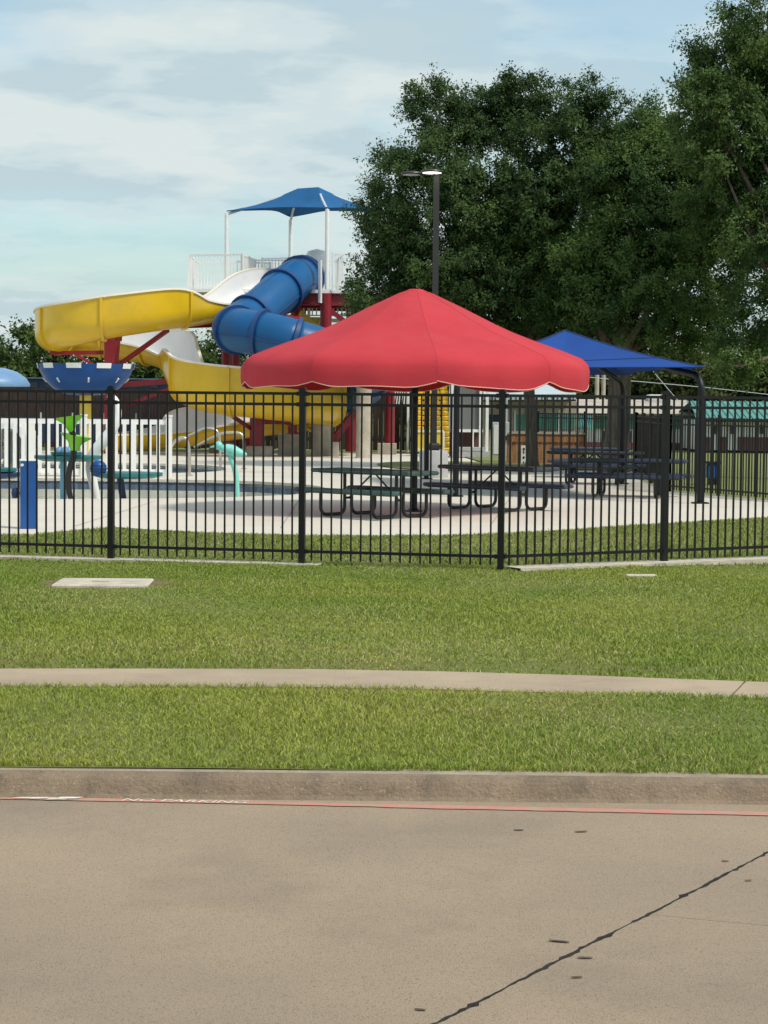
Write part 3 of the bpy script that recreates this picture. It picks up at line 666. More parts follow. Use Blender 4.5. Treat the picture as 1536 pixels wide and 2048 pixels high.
for px, py, Y, hl, hr, hw in FC:
    p = at(px, py, Y); p.z = max(p.z, .10); ctrl.append((p.x, p.y, p.z, hl, hr, hw))
fp = catmull(ctrl, 7); ff = sweep_frames(fp)
fs0 = Vector((fp[0][0], fp[0][1], 0))
flume = thing('flume_slide', Vector((ff[len(ff)//2][0].x, ff[len(ff)//2][0].y, 0)), 'winding open yellow water slide with white inside, left of the blue tube', 'water slide')
def profile(hl, hr, r, off):
    R_ = r+off; pts = []
    def half(h):
        out = []
        th = math.acos(max(-1, 1-min(h, r*.999)/r)); top = max(h-r, .0)
        for k in range(4): out.append((R_, r+top*(1-k/4)+.001*(4-k)) if h > r else (R_*math.sin(th)+.0001*(4-k), r-R_*math.cos(th)+.001*(4-k)))
        for k in range(9): a = th*(1-k/8); out.append((R_*math.sin(a), r-R_*math.cos(a)))
        return out
    L_ = half(hl); R2 = half(hr)
    return [(-a, b) for a, b in L_]+[(a, b) for a, b in R2[::-1]][1:]
TH = .045
def ring(i, off):
    c, rt, t = ff[i]; hl, hr, hw = fp[i][3:6]
    return [c+rt*a+Vector((0, 0, b)) for a, b in profile(hl, hr, hw, off)]
SEC = 11
for s in range(0, len(ff)-1, SEC):
    e = min(s+SEC, len(ff)-1)
    if e-s < 2: break
    b = MB(); inn = [ring(i, 0) for i in range(s, e+1)]; out = [ring(i, TH) for i in range(s, e+1)]
    b.grid(inn, 0); b.grid([r[::-1] for r in out], 1)
    sec = b.build('flume_section', [M['white_in'], M['yellow']], flume, smooth=50)
    for side_ in (0, -1):
        lip = MB(); rows = []
        for i in range(len(inn)):
            ci, rt, t = ff[s+i]; o = -rt if side_ == 0 else rt; p = inn[i][side_]; u = Vector((0, 0, 1))
            rows.append([p-u*.03+o*.0, p+u*.055-o*.015, p+u*.06+o*.09, p-u*.005+o*.10, p-u*.02+o*(TH-.005)])
        lip.grid(rows if side_ else [r[::-1] for r in rows]); lip.build('lip', M['cream'], sec, smooth=40)
    if s > 0:
        fl_ = MB(); c, rt, t = ff[s]; A1, A2 = ring(s, TH-.01), ring(s, TH+.075)
        for sg in (-1, 1): pass
        fl_.grid([[p-t*.045 for p in A1], [p-t*.045 for p in A2], [p+t*.045 for p in A2], [p+t*.045 for p in A1]]); fl_.build('joint_flange', M['yellow'], flume, smooth=40)
# ---- slide supports
def col(px, y0, y1, Y, w, parent, name='support_column', m_='redsteel', round_=False):
    a, b_ = at(px, y0, Y), at(px, y1, Y); b_.x = a.x; b_.z = max(b_.z, 0)
    k = MB()
    if round_: k.tube([b_, a], w/2, 14)
    else: k.ibeam(b_, a, w, w)
    return k.build(name, M[m_], parent, smooth=50 if round_ else None)
def strut(p0, p1, Y0, Y1_, w, parent, name='brace'):
    k = MB(); k.beam(at(*p0, Y0), at(*p1, Y1_), w, w); return k.build(name, M['redsteel'], parent)
col(222, 662, 915, 70.9, .42, flume); strut((216, 668), (238, 676), 70.4, 69.2, .22, flume, 'bracket'); strut((232, 735), (238, 672), 70.6, 69.0, .12, flume)
strut((242, 727), (336, 660), 70.4, 69.6, .14, flume); strut((100, 706), (207, 705), 70.9, 71, .14, flume, 'support_arm'); strut((150, 708), (178, 724), 70.9, 71, .1, flume); strut((178, 724), (214, 745), 71, 71, .1, flume)
strut((345, 652), (455, 648), 71.6, 72.4, .20, flume, 'support_arm'); strut((370, 640), (440, 648), 71.0, 72, .14, flume)
strut((232, 770), (340, 762), 71.2, 70.8, .2, flume, 'support_arm'); strut((255, 810), (345, 776), 71.4, 70.8, .14, flume)
col(516, 815, 896, 69.6, .42, flume); strut((405, 811), (512, 818), 69.0, 69.6, .22, flume, 'support_arm'); strut((440, 816), (512, 864), 69.4, 69.8, .14, flume)
strut((520, 843), (622, 843), 69.6, 69.9, .2, flume, 'support_arm'); strut((545, 822), (590, 858), 69.6, 69.8, .14, flume)
col(500, 850, 900, 73.4, .3, flume); col(585, 850, 884, 70.4, .3, flume)
strut((668, 878), (712, 822), 70.5, 70.8, .22, flume); strut((668, 905), (668, 868), 70.5, 70.5, .22, flume, 'bracket')
def footing(pxs, pys, Y, D=.8, rnd=False):
    a, b_ = at(pxs[0], pys[0], Y), at(pxs[1], pys[0], Y); k = MB(); cx_ = (a.x+b_.x)/2; w = b_.x-a.x
    if rnd: k.lathe([(w/2, 0), (w/2, a.z), (w/2-.03, a.z+.02), (.001, a.z+.02)], (cx_, Y, 0), 24)
    else: k.box((cx_, Y, a.z/2), (w, D, a.z), bev=.02)
    k.build('footing', M['conc'], flume, smooth=40 if rnd else None)
footing((494, 546), (892,), 69.6); footing((557, 606), (868,), 70.6); footing((624, 662), (846,), 70.2, rnd=True); footing((664, 678), (884,), 69.6, .4); footing((420, 470), (886,), 73.2); 

# ---- blue tube slide
tubeR = .75
TC = [(604, 556, 74.0), (596, 558, 73.3), (582, 566, 72.6), (558, 586, 71.6), (530, 611, 70.7), (501, 635, 69.9), (477, 650, 69.1), (468, 658, 68.3), (494, 663, 67.5), (540, 671, 67.1), (590, 684, 66.9), (650, 703, 67.2), (710, 726, 68.2), (742, 748, 70.0), (725, 772, 71.6), (690, 790, 72.6), (640, 806, 73.4)]
tp = [Vector(q) for q in catmull([tuple(at(*q)) for q in TC], 6)]
tube_s = thing('tube_slide', Vector((tp[40].x, tp[40].y, 0)), 'enclosed blue tube water slide curling down from the red tower', 'water slide')
def tframe(i):
    t = (tp[min(i+1, len(tp)-1)]-tp[max(i-1, 0)]).normalized(); u = Vector((0, 0, 1)); u = (u-t*u.dot(t)).normalized(); return t, u, t.cross(u)
cuts = [0, 4, 17, 30, 44, 52, 60, 68, 78, 88, len(tp)-1]
for a_, b2 in zip(cuts, cuts[1:]):
    k = MB(); rows = []
    for i in range(a_, b2+1):
        t, u, w = tframe(i); rows.append([tp[i]+(u*math.cos(q)+w*math.sin(q))*tubeR for q in np.linspace(0, 2*math.pi, 29)])
    k.grid(rows); sec = k.build('tube_section', M['bluetube'], tube_s, smooth=True); md = sec.modifiers.new('thick', 'SOLIDIFY'); md.thickness = .04; md.offset = -1
    sm = MB()
    for sg in (-1, 1): sm.tube([tp[i]+(tframe(i)[2]*sg*math.cos(R(12))-tframe(i)[1]*math.sin(R(12)))*(tubeR+.008) for i in range(a_, b2+1)], .022, 5)
    sm.build('seam', M['bluering'], sec, smooth=True)
for c_ in cuts:
    t, u, w = tframe(c_); k = MB(); rows = []
    wd = .07 if c_ else .12
    for r_, s_ in ((tubeR-.02, -wd), (tubeR+.10, -wd), (tubeR+.10, wd), (tubeR-.02, wd)):
        rows.append([tp[c_]+t*s_+(u*math.cos(q)+w*math.sin(q))*r_ for q in np.linspace(0, 2*math.pi, 29)])
    k.grid(rows); k.build('joint_flange', M['bluering'], tube_s, smooth=40)
col(472, 676, 905, 73.6, .30, tube_s, round_=True); col(453, 676, 905, 74.4, .34, tube_s, round_=True)
strut((520, 618), (535, 640), 70.8, 70.8, .30, tube_s, 'bracket'); strut((520, 636), (600, 640), 70.2, 72, .26, tube_s, 'support_arm'); strut((560, 662), (580, 640), 67.8, 71.6, .14, tube_s)
strut((478, 705), (510, 690), 73.6, 70, .1, tube_s); col(512, 700, 905, 71.0, .42, tube_s, round_=True)

# ---- tower
DZ = 5.95; tx0, tx1, ty0, ty1 = -7.25, .2, 72.8, 77.4
tw = thing('slide_tower', Vector((-3, 75, 0)), 'red steel slide tower with a white railed platform behind the umbrella', 'tower')
b = MB(); b.box(((tx0+tx1)/2, (ty0+ty1)/2, DZ-.06), (tx1-tx0, ty1-ty0, .12)); b.build('platform', M['whitep'], tw)
for y in (ty0+.15, 75, ty1-.15):
    b = MB(); b.ibeam((-4.0, y, DZ-.34), (tx1-.1, y, DZ-.34), .25, .44); b.build('beam', M['redsteel'], tw)
b = MB(); b.ibeam((tx0+.2, ty1-.6, DZ-.3), (-4.0, ty1-.6, DZ-.3), .2, .36); b.build('beam', M['redsteel'], tw)
for px, Y, w in ((649, 72.9, .42), (590, 75, .40), (700, 76.8, .4), (462, 77, .34), (778, 73.4, .36), (600, 77, .36)):
    x = (px-768)*Y/4000+.0; b = MB(); b.tube([(x, Y, 0), (x, Y, DZ-.13)], w/2, 16); b.build('column', M['redsteel'], tw, smooth=50)
fo = at(755, 886, 73.4); fo2 = at(793, 886, 73.4); b = MB(); b.box(((fo.x+fo2.x)/2, 73.4, fo.z/2), (fo2.x-fo.x, .7, fo.z), bev=.02); b.build('footing', M['conc'], tw)
b = MB(); b.beam((.2, 73.2, 3.6), (-2.0, 72.9, 5.2), .16, .16); b.build('brace', M['redsteel'], tw)
# lower landing with its white lattice rail and yellow flight
b = MB(); b.box((-2.2, 77.0, 5.02), (4.6, 1.2, .10)); b.build('landing', M['whitep'], tw)
b = MB(); b.beam((-3.9, 75.6, 4.2), (.6, 75.6, 4.2), .2, .3); b.build('beam', M['redsteel'], tw)
done = set()
def railing(pts, z0, h, name, step=.125, parent=tw, posts=True, bal=.032, slope=None):
    rl = MB(); bb_ = MB()
    for a_, c_ in zip(pts, pts[1:]):
        a_, c_ = Vector(a_), Vector(c_); L_ = (c_-a_).length; n_ = max(1, int(L_/step))
        u = Vector((0, 0, 1))
        dd_ = (c_-a_).normalized()*.036
        for zz_ in (h-.02, .12): rl.beam(a_+dd_+u*zz_, c_-dd_+u*zz_, .045, .05)
        for i in range(1, n_): q = a_+(c_-a_)*(i/n_); bb_.beam(q+u*.12, q+u*h, bal, bal)
        m_ = max(1, round(L_/1.6))
        for i in range(m_+1):
            if i == 0 and (a_ is not None) and tuple(round(w, 2) for w in a_) in done: continue
            q = a_+(c_-a_)*(i/m_); done.add(tuple(round(w, 2) for w in q)); p_ = MB(); p_.beam(q-u*.05, q+u*(h+.03), .07, .07); p_.build('rail_post', M['whitep'], parent)
    rl.build('handrail', M['whitep'], parent); o = bb_.build('balusters', M['whitep'], parent); o['kind'] = 'stuff'
railing([(tx0, ty0+1.0, DZ), (-5.2, ty0+.4, DZ)], DZ, 1.30, 'a'); railing([(tx0, ty0+1.0, DZ), (tx0, ty1, DZ), (tx1, ty1, DZ), (tx1, ty0, DZ), (-1.95, ty0, DZ)], DZ, 1.30, 'b')
railing([(-4.6, 74.6, DZ), (-3.6, 74.2, DZ)], DZ, 1.25, 'c'); railing([(-5.6, 75.5, DZ), (-4.4, 76.3, DZ)], DZ, 1.2, 'd')
railing([(-4.4, 76.38, 5.06), (.1, 76.38, 5.06)], 5.06, .46, 'e', .16, bal=.05)
railing([(-5.25, 73.3, DZ), (-4.95, 76.1, DZ), (-1.9, 76.1, DZ), (-1.6, 73.6, DZ)], DZ, 1.30, 'g')
b = MB()
p0, p1 = at(600, 625, 74.6), at(642, 664, 74.4); b.beam(p0, p1, .1, .22); b.build('yellow_stringer', M['yrail'], tw)
b = MB(); q = at(634, 648, 74.9); b.box((q.x+.02, 75.0, q.z), (.62, .06, .52)); 
b.build('yellow_panel', M['yrail'], tw)
for k in range(6):
    g_ = MB(); g_.box((q.x-.24+k*.10, 74.955, q.z), (.012, .02, .50)); g_.build('panel_rib', M['cream'], tw)
b = MB(); b.tube([at(640, 520, 72.6), at(640, 606, 72.6)], .075, 8); b.build('drop_post', M['whitep'], tw)
bx = MB(); q = at(634, 520, 75.5); bx.lathe([(.45, -.45), (.45, .1), (.35, .32), (.001, .42)], q, 16); bx.build('start_dome', M['whitep'], tw, smooth=True)
# main staircase with yellow block risers
s0 = at(866, 905, 76.0); sw = 1.30
stc = thing('staircase', Vector((s0.x, 76, 0)), 'yellow stepped staircase with white side rails behind the lamp post', 'staircase')
for k in range(13):
    for j in range(4):
        b = MB(); x = s0.x-sw/2+sw*(j+.5)/4; b.box((x+random.uniform(-.01, .01), 76+.30*k+.15, .20*k+.10), (sw/4-.012, .32, .192), bev=.035); b.build('step_block', M['yblock'], stc)
for sx_ in (-1, 1):
    x = s0.x+sx_*(sw/2+.10); a_, c_ = Vector((x, 76.0, 0)), Vector((x, 79.6, 2.5)); r_ = MB(); bb_ = MB()
    r_.beam(a_+Vector((0, 0, 1.15)), c_+Vector((0, 0, 1.15)), .06, .07); r_.beam(a_+Vector((0, 0, .2)), c_+Vector((0, 0, .2)), .06, .12)
    for i in range(26): q = a_+(c_-a_)*(i/25); bb_.beam(q+Vector((0, 0, .1)), q+Vector((0, 0, 1.15)), .035, .035)
    r_.build('handrail', M['whitep'], stc); o = bb_.build('balusters', M['whitep'], stc); o['kind'] = 'stuff'
    for i in range(2):
        b = MB(); q = a_+(c_-a_)*i; b.beam(Vector((q.x, q.y, 0)), q+Vector((0, 0, 2.6 if i == 0 and sx_ > 0 else 1.3)), .09, .09); b.build('newel_post', M['whitep'], stc)
gt = MB(); ga, gb = at(834, 862, 75.4), at(887, 928, 75.4); gz0, gz1 = .06, ga.z
gate = thing('stair_gate', Vector(((ga.x+gb.x)/2, 75.4, 0)), 'white framed tan gate panel at the foot of the yellow stairs', 'gate')
for p, q in (((ga.x, gz0), (ga.x, gz1)), ((gb.x, gz0), (gb.x, gz1)), ((ga.x, gz1), (gb.x, gz1)), ((ga.x, gz0+.05), (gb.x, gz0+.05))):
    b = MB(); b.beam((p[0], 75.4, p[1]), (q[0], 75.4, q[1]), .06, .07); b.build('frame_bar', M['whitep'], gate)
b = MB(); b.box(((ga.x+gb.x)/2, 75.42, (gz0+gz1)/2), (gb.x-ga.x-.08, .02, gz1-gz0-.1)); b.build('panel', M['yrail'], gate)
# white lattice stair rail to the left of it
wr = at(803, 790, 76.6); rr2 = MB()
for k in range(6): rr2.beam((wr.x-.30+k*.10, 76.6, 1.75+.02*k), (wr.x-.10+k*.07, 76.6, 3.2), .045, .05)
rr2.beam((wr.x+.26, 76.6, 0), (wr.x+.26, 76.6, 3.2), .09, .09); rr2.beam((wr.x-.4, 76.6, 3.05), (wr.x+.3, 76.6, 3.05), .05, .07); rr2.build('upper_rail', M['whitep'], stc)
# concrete column left of the stairs
cc = at(727, 916, 67.6); k = MB(); k.lathe([(.30, 0), (.26, .06), (.255, 3.4), (.001, 3.42)], (cc.x, 67.6, 0), 20); tag(k.build('concrete_column', M['conc'], smooth=40), 'round rough concrete column right of the yellow slide', 'column')
# ---- canopy over the tower
CZ = 8.9; Lc, F2c, Rc, F1c = Vector((-5.9, 74.3, CZ)), Vector((-2.13, 72.3, CZ-.05)), Vector((.15, 74.4, CZ+.0)), Vector((-3.65, 76.6, CZ+.02))
tcn_ = thing('tower_canopy', Vector((-2.9, 74.4, DZ)), 'blue shade canopy on slim white posts above the tower platform', 'shade canopy')
rid = [Vector((-3.30, 74.6, 9.78)), Vector((-2.52, 74.25, 9.80))]
quads = [(Lc, F2c, rid[0], rid[1]), (F2c, Rc, rid[1], rid[1]), (Rc, F1c, rid[1], rid[0]), (F1c, Lc, rid[0], rid[0])]
cenc = (Lc+F2c+Rc+F1c)/4
for e0, e1, t0, t1 in quads:
    rows = []
    for r in range(9):
        t = r/8; row = []
        for k in range(13):
            s = k/12; e_ = e0+(e1-e0)*s; inw = cenc-e_; inw.z = 0; bow = math.sin(math.pi*s); e_ = e_+inw.normalized()*(.55*bow)+Vector((0, 0, .12*bow)); p = t0+(t1-t0)*s
            q = p+(e_-p)*t; q.z -= .10*math.sin(math.pi*t); row.append(q)
        rows.append(row)
    b = MB(); b.grid([r_[::-1] for r_ in rows]); o = b.build('canopy_panel', M['towerfab'], tcn_, smooth=True); md = o.modifiers.new('thick', 'SOLIDIFY'); md.thickness = .006; md.use_rim = False
    h = MB(); h.tube(rows[-1], .022, 5); h.build('hem', M['towerfab'], o)
for q in (Lc, F2c, F1c, Rc):
    b = MB(); b.tube([Vector((q.x, q.y, DZ)), Vector((q.x, q.y, CZ-.1))], .075, 10); b.build('post', M['whitep'], tcn_, smooth=60)
    top = (rid[0] if q in (Lc, F1c) else rid[1]); b = MB(); b.tube([Vector((q.x, q.y, CZ-.12)), q+(top-q)*.5-Vector((0, 0, .12)), top-Vector((0, 0, .12))], .05, 8); b.build('rafter', M['greysteel'], tcn_)
# ================================================================ WATER PLAY FEATURES
def pipe(name, pts, Y, r, m_, parent=None, n=10, rr=None, sub=5):
    P_ = [tuple(at(x, y, Y if not isinstance(Y, (list, tuple)) else Y[i])) for i, (x, y) in enumerate(pts)]
    P_ = [Vector(q) for q in catmull(P_, sub)] if len(P_) > 2 else [Vector(q) for q in P_]
    k = MB(); k.tube(P_, r, n, rr=([float(np.interp(i, np.linspace(0, len(P_)-1, len(rr)), rr)) for i in range(len(P_))] if rr else None)); return k.build(name, M[m_], parent, smooth=60)
# tipping bowl
q = at(172, 729, 52); bz = q.z
bo = thing('tipping_bowl', (q.x, 52, 0), 'large blue bowl with white rim blocks on a yellow post', 'water feature')
b = MB(); BR = 1.25
bp = [(.20, bz-.80), (.55, bz-.77), (.85, bz-.62), (1.05, bz-.42), (1.18, bz-.20), (BR, bz), (BR-.05, bz), (1.12, bz-.20), (.98, bz-.42), (.78, bz-.58), (.5, bz-.7), (.001, bz-.72)]
b.lathe([(r, z) for r, z in bp], (q.x, 52, 0), 48); b.build('bowl', M['bowl'], bo, smooth=40)
for k in range(10):
    a0_, a1_ = R(k*36+3), R(k*36+21); b = MB(); rows = []
    for z, r in ((bz+.02, BR+.018), (bz-.11, BR-.012)): rows.append([(q.x+r*math.cos(a), 52+r*math.sin(a), z) for a in np.linspace(a0_, a1_, 5)])
    rows.append([(q.x+(BR-.08)*math.cos(a), 52+(BR-.08)*math.sin(a), bz-.10) for a in np.linspace(a0_, a1_, 5)]); rows.append([(q.x+(BR-.07)*math.cos(a), 52+(BR-.07)*math.sin(a), bz+.02) for a in np.linspace(a0_, a1_, 5)]); rows.append(rows[0])
    b.grid(rows); b.build('rim_block', M['vinyl'], bo)
for k in range(8):
    a = R(k*45+12); b = MB(); b.beam((q.x+1.10*math.cos(a), 52+1.10*math.sin(a), bz-.36), (q.x+1.0*math.cos(a), 52+1.0*math.sin(a), bz-.46), .04, .04); b.build('jet', M['vinyl'], bo)
b = MB(); b.tube([(q.x, 52, 0), (q.x, 52, bz-.76)], .165, 18); b.build('post', M['yrail'], bo, smooth=60)
b = MB(); b.lathe([(.30, 0), (.30, .04), (.17, .05)], (q.x, 52, 0), 18); b.build('base_flange', M['yrail'], bo)
# pale blue dome at the left edge
q = at(-18, 770, 45); dm = thing('spray_dome', (q.x, 45, -.5), 'pale blue mushroom dome cut by the left edge', 'water feature')
b = MB(); b.lathe([(.001, q.z+.40), (.3, q.z+.385), (.58, q.z+.30), (.78, q.z+.16), (.87, q.z+.02), (.86, q.z-.03), (.80, q.z-.03), (.001, q.z+.1)], (q.x, 45, 0), 36); b.build('dome', M['ltblue'], dm, smooth=50)
b = MB(); b.tube([(q.x, 45, -.6), (q.x, 45, q.z+.1)], .11, 14); b.build('stem', M['ltblue'], dm, smooth=60)
# teal dish with flower on a sky blue pipe
Yd = 39.0
def dish(px, py, Y, r, m_, par, name='dish'):
    p = at(px, py, Y); b = MB(); b.lathe([(.001, -.05), (r*.75, -.05), (r, .0), (r, .06), (r-.03, .06), (r*.7, .01), (.001, .01)], p, 32); return b.build(name, M[m_], par, smooth=40), p
t = thing('flower_dish', at(127, 1000, Yd), 'teal dish with pale flower on a sky blue pipe in the wading pool', 'water feature')
dish(137, 917, Yd, .66, 'teal', t); pipe('stem', [(127, 1008), (127, 917)], Yd, .066, 'skyblue', t)
for k in range(5):
    p = at(127, 905, Yd); a = k*1.256; b = MB(); b.lathe([(.001, -.06), (.06, -.04), (.085, .02), (.05, .10), (.001, .13)], p+Vector((.10*math.cos(a), .10*math.sin(a), -.01)), 10); b.build('petal', M['ltblue'], t, smooth=True)
dd_, _ = dish(133, 910, Yd, .30, 'teal', t, 'inner_dish')
# lime cups on a dark stem
t = thing('flower_cups', at(143, 1000, 38.2), 'two lime green cups on a dark curved stem in the wading pool', 'water feature')
pipe('stem', [(143, 1003), (137, 975), (138, 945), (146, 915), (148, 885), (144, 858)], 38.2, .058, 'pipe', t, rr=[.045, .06, .06, .065, .06, .05])
def cup(px, py, Y, s, tilt, par):
    p = at(px, py, Y); b = MB(); b.lathe([(.05*s, 0), (.08*s, .06*s), (.13*s, .16*s), (.22*s, .27*s), (.30*s, .30*s), (.28*s, .28*s), (.11*s, .15*s), (.06*s, .04*s)], (0, 0, 0), 20)
    Mx = Matrix.Translation(p) @ Matrix.Rotation(tilt, 4, 'Y'); b.v = [tuple(Mx @ Vector(v)) for v in b.v]; b.build('cup', M['lime'], par, smooth=50)
cup(143, 864, 38.2, 1.0, R(-8), t); cup(147, 903, 38.2, 1.05, R(10), t)
# teal dish with blue ball on a navy stem
t = thing('ball_dish', at(243, 1000, 38.6), 'teal dish with a blue ball on a leaning navy stem', 'water feature')
dish(254, 951, 38.6, .69, 'teal', t); pipe('stem', [(247, 1003), (240, 955)], 38.6, .068, 'navy', t)
p = at(197, 937, 38.2); b = MB(); b.lathe([(.16*math.sin(a)+.001, .16*math.cos(a)) for a in np.linspace(0, math.pi, 12)], p, 20); b.build('ball', M['bowl'], t, smooth=True)
for z in (-.06, .0, .06): k = MB(); rr_ = math.sqrt(.163**2-z*z); k.tube([(p.x+rr_*math.cos(a), p.y+rr_*math.sin(a), p.z+z) for a in np.linspace(0, 2*math.pi, 25)], .008, 5); k.build('ball_ring', M['navy'], t)
# white curved spout
t = thing('curved_spout', at(192, 1000, 39.6), 'tall white curved spout pipe behind the left fence post', 'water feature')
pipe('spout', [(194, 1000), (187, 968), (181, 935), (189, 905), (211, 878), (228, 852), (235, 826), (230, 800), (216, 790)], 39.6, .085, 'whitep', t, rr=[.07, .09, .10, .11, .12, .10, .085, .07, .05])
# aqua bird spout
t = thing('bird_spout', at(472, 992, 39.5), 'aqua bird shaped spout on a curved post in the wading pool', 'water feature')
pipe('post', [(474, 1000), (473, 965), (470, 940), (460, 912)], 39.5, .055, 'aqua', t)
pipe('body', [(441, 898), (452, 898), (466, 902), (480, 906), (494, 910)], 39.5, .08, 'aqua', t, rr=[.05, .10, .125, .08, .02])
p = at(437, 891, 39.5); b = MB(); b.lathe([(.085*math.sin(a)+.001, .085*math.cos(a)) for a in np.linspace(0, math.pi, 10)], p, 16); b.build('head', M['aqua'], t, smooth=True)
k = MB(); k.tube([p+Vector((-.06, 0, -.01)), p+Vector((-.17, 0, -.04))], .03, 8, rr=[.03, .008]); k.build('beak', M['aqua'], t)
# blue dish at the left edge
t = thing('blue_dish', at(-30, 1000, 38.8), 'flat blue dish partly cut by the left edge, behind the blue post', 'water feature')
dish(-18, 951, 38.8, .62, 'navy', t); dish(-18, 942, 38.8, .50, 'teal', t, 'inner_dish'); pipe('stem', [(-24, 1003), (-22, 955)], 38.8, .07, 'navy', t)
# blue square post
p = gp(54, 1058); bp_ = thing('foot_shower', (p.x, p.y, 0), 'square blue post with a side knob at the deck edge, far left', 'foot shower')
b = MB(); b.box((p.x, p.y+.13, .485), (.235, .235, .97), rz=R(14), bev=.008); b.build('post', M['binblue'], bp_)
b = MB(); b.box((p.x, p.y+.13, .975), (.25, .25, .022), rz=R(14)); b.build('cap', M['vinyl'], bp_)
p2 = at(31, 986, p.y+.1); b = MB(); b.lathe([(.001, -.075), (.05, -.07), (.062, 0), (.05, .07), (.001, .075)], p2, 12); b.build('knob', M['navy'], bp_, smooth=True)
p3 = at(44, 930, p.y-.02); k = MB(); k.tube([p3, p3+Vector((0, .03, 0))], .022, 12); k.build('label_disc', M['vinyl'], bp_)

# ================================================================ WHITE PICKET FENCE BY THE POOL
WY = 48.6; wz1 = 1.8-(838-804)*WY/4000; pfx1 = at(338, 900, WY).x
wfz = thing('white_fence', (-9, WY, 0), 'white vinyl picket fence behind the wading pool at left', 'fence')
b = MB(); b.box(((pfx1-14)/2, WY, wz1-.05), (pfx1+14, .06, .12)); b.build('rail', M['vinyl'], wfz); b = MB(); b.box(((pfx1-14)/2, WY, .12), (pfx1+14, .06, .14)); b.build('rail', M['vinyl'], wfz)
x = -13.9; k = 0
bal_a = MB(); bal_a.box((0, 0, wz1/2), (.085, .035, wz1-.16)); bma, _ = bal_a.mesh('picket', M['vinyl'], c=(0, 0, 0)); bal_b = MB(); bal_b.box((0, 0, wz1/2), (.16, .035, wz1-.16)); bmb, _ = bal_b.mesh('picket', M['vinyl'], c=(0, 0, 0))
while x < pfx1-.1:
    place('picket', bmb if k % 4 == 2 else bma, (x, WY-.032, 0), wfz); x += .205; k += 1
for px in (-110, 168, 338):
    X = at(px, 900, WY).x; b = MB(); b.box((X, WY, (wz1+.08)/2), (.14, .14, wz1+.08)); b.box((X, WY, wz1+.10), (.16, .16, .05)); b.build('post', M['vinyl'], wfz)
# handrails of the plunge pool
def rail(label, pts, Y):
    t = thing('pool_handrail', at(pts[-1][0], pts[-1][1], Y), label, 'handrail', 'steel handrails of the plunge pool')
    pipe('rail', pts, Y, .036, 'chrome', t, sub=4)
    for q_ in (pts[-1],):
        p = at(q_[0], q_[1], Y); b = MB(); b.lathe([(.09, 0), (.09, .02), (.04, .035)], (p.x, p.y, 0), 12); b.build('base_flange', M['chrome'], t)
rail('curved steel handrail beside the end post of the white fence', [(343, 893), (352, 880), (364, 875), (373, 879), (378, 894), (379, 920), (379, 953)], 49.6)
rail('arched steel handrail between the white fence and the aqua bird', [(352, 884), (385, 868), (410, 857), (428, 859), (437, 868), (440, 890), (441, 934)], 54.5)
rail('long steel handrail above the aqua bird, nearest the red column', [(388, 895), (415, 880), (440, 868), (458, 865), (478, 866), (487, 876), (488, 905), (488, 937)], 55)
# white round tunnel and the navy wall behind the white fence
p = at(24, 928, 56); t = thing('play_tunnel', (p.x, 56, 0), 'white round play tunnel behind the left end of the white fence', 'play tunnel')
k = MB(); rows = []
for y in (55.2, 57.0):
    for r in ((.46, .62) if y < 56 else (.62, .46)): rows.append([(p.x+r*math.cos(a), y, .5+r*1.25*math.sin(a)) for a in np.linspace(R(-30), R(210), 24)])
rows.append(rows[0]); k.grid(rows); k.build('shell', M['white_in'], t, smooth=40)
k = MB(); k.box((p.x, 57.1, .5), (.9, .05, 1.0)); k.build('back_panel', M['greysteel'], t)
nw = thing('navy_wall', (-13, 77, 0), 'low navy panel wall in front of the dark board fence at left', 'wall')
for k_ in range(9):
    k = MB(); k.box((-17.5+k_*1.22, 77, .72), (1.18, .08, .95), bev=.02); k.build('panel', M['navy'], nw); k = MB(); k.box((-18.1+k_*1.22, 76.96, .7), (.05, .08, 1.4)); k.build('post', M['greysteel'], nw)

# ================================================================ BOARD FENCES
DY = 80; dzt = 1.8+(806-779)*DY/4000
db = thing('board_fence', (-8, DY, 0), 'dark brown board fence running behind the water slides', 'fence')
mb_ = MB(); mb_.box((0, 0, dzt/2), (.205, .025, dzt)); dme, _ = mb_.mesh('board', M['darkwood'], c=(0, 0, 0))
x = -19.5
while x < 2.2: o = place('board', dme, (x, DY+random.uniform(-.012, .012), random.uniform(-.03, .03)), db, random.uniform(-.01, .01)); x += .215
for z in (.4, dzt-.4): k = MB(); k.box((-8.6, DY+.05, z), (21.9, .05, .1)); k.build('rail', M['darkwood'], db)
CY = 62; ca_, cb_ = at(1018, 900, CY).x, at(1166, 900, CY).x; czt = at(1090, 868, CY).z
cf = thing('cedar_fence', ((ca_+cb_)/2, CY, 0), 'orange brown cedar fence between the grey cabinet and the thick trunk', 'fence')
mb_ = MB(); mb_.box((0, 0, czt/2), (.15, .025, czt)); cme, _ = mb_.mesh('board', M['cedar'], c=(0, 0, 0)); x = ca_
while x < cb_: place('board', cme, (x, CY+random.uniform(-.01, .01), random.uniform(-.02, .0)), cf); x += .16
k = MB(); k.box(((ca_+cb_)/2, CY-.03, czt-.14), (cb_-ca_, .04, .22)); k.build('top_rail', M['cedar'], cf); k = MB(); k.box(((ca_+cb_)/2, CY-.02, czt+.02), (cb_-ca_+.1, .12, .05)); k.build('cap_rail', M['beige'], cf)
p = at(1047, 911, CY-.1); sg = thing('notice_board', (p.x, CY-.1, p.z-.3), 'narrow white notice with dark marks on the cedar fence', 'sign')
k = MB(); k.box((p.x, CY-.07, p.z), (.15, .02, .62)); k.build('board', M['vinyl'], sg)
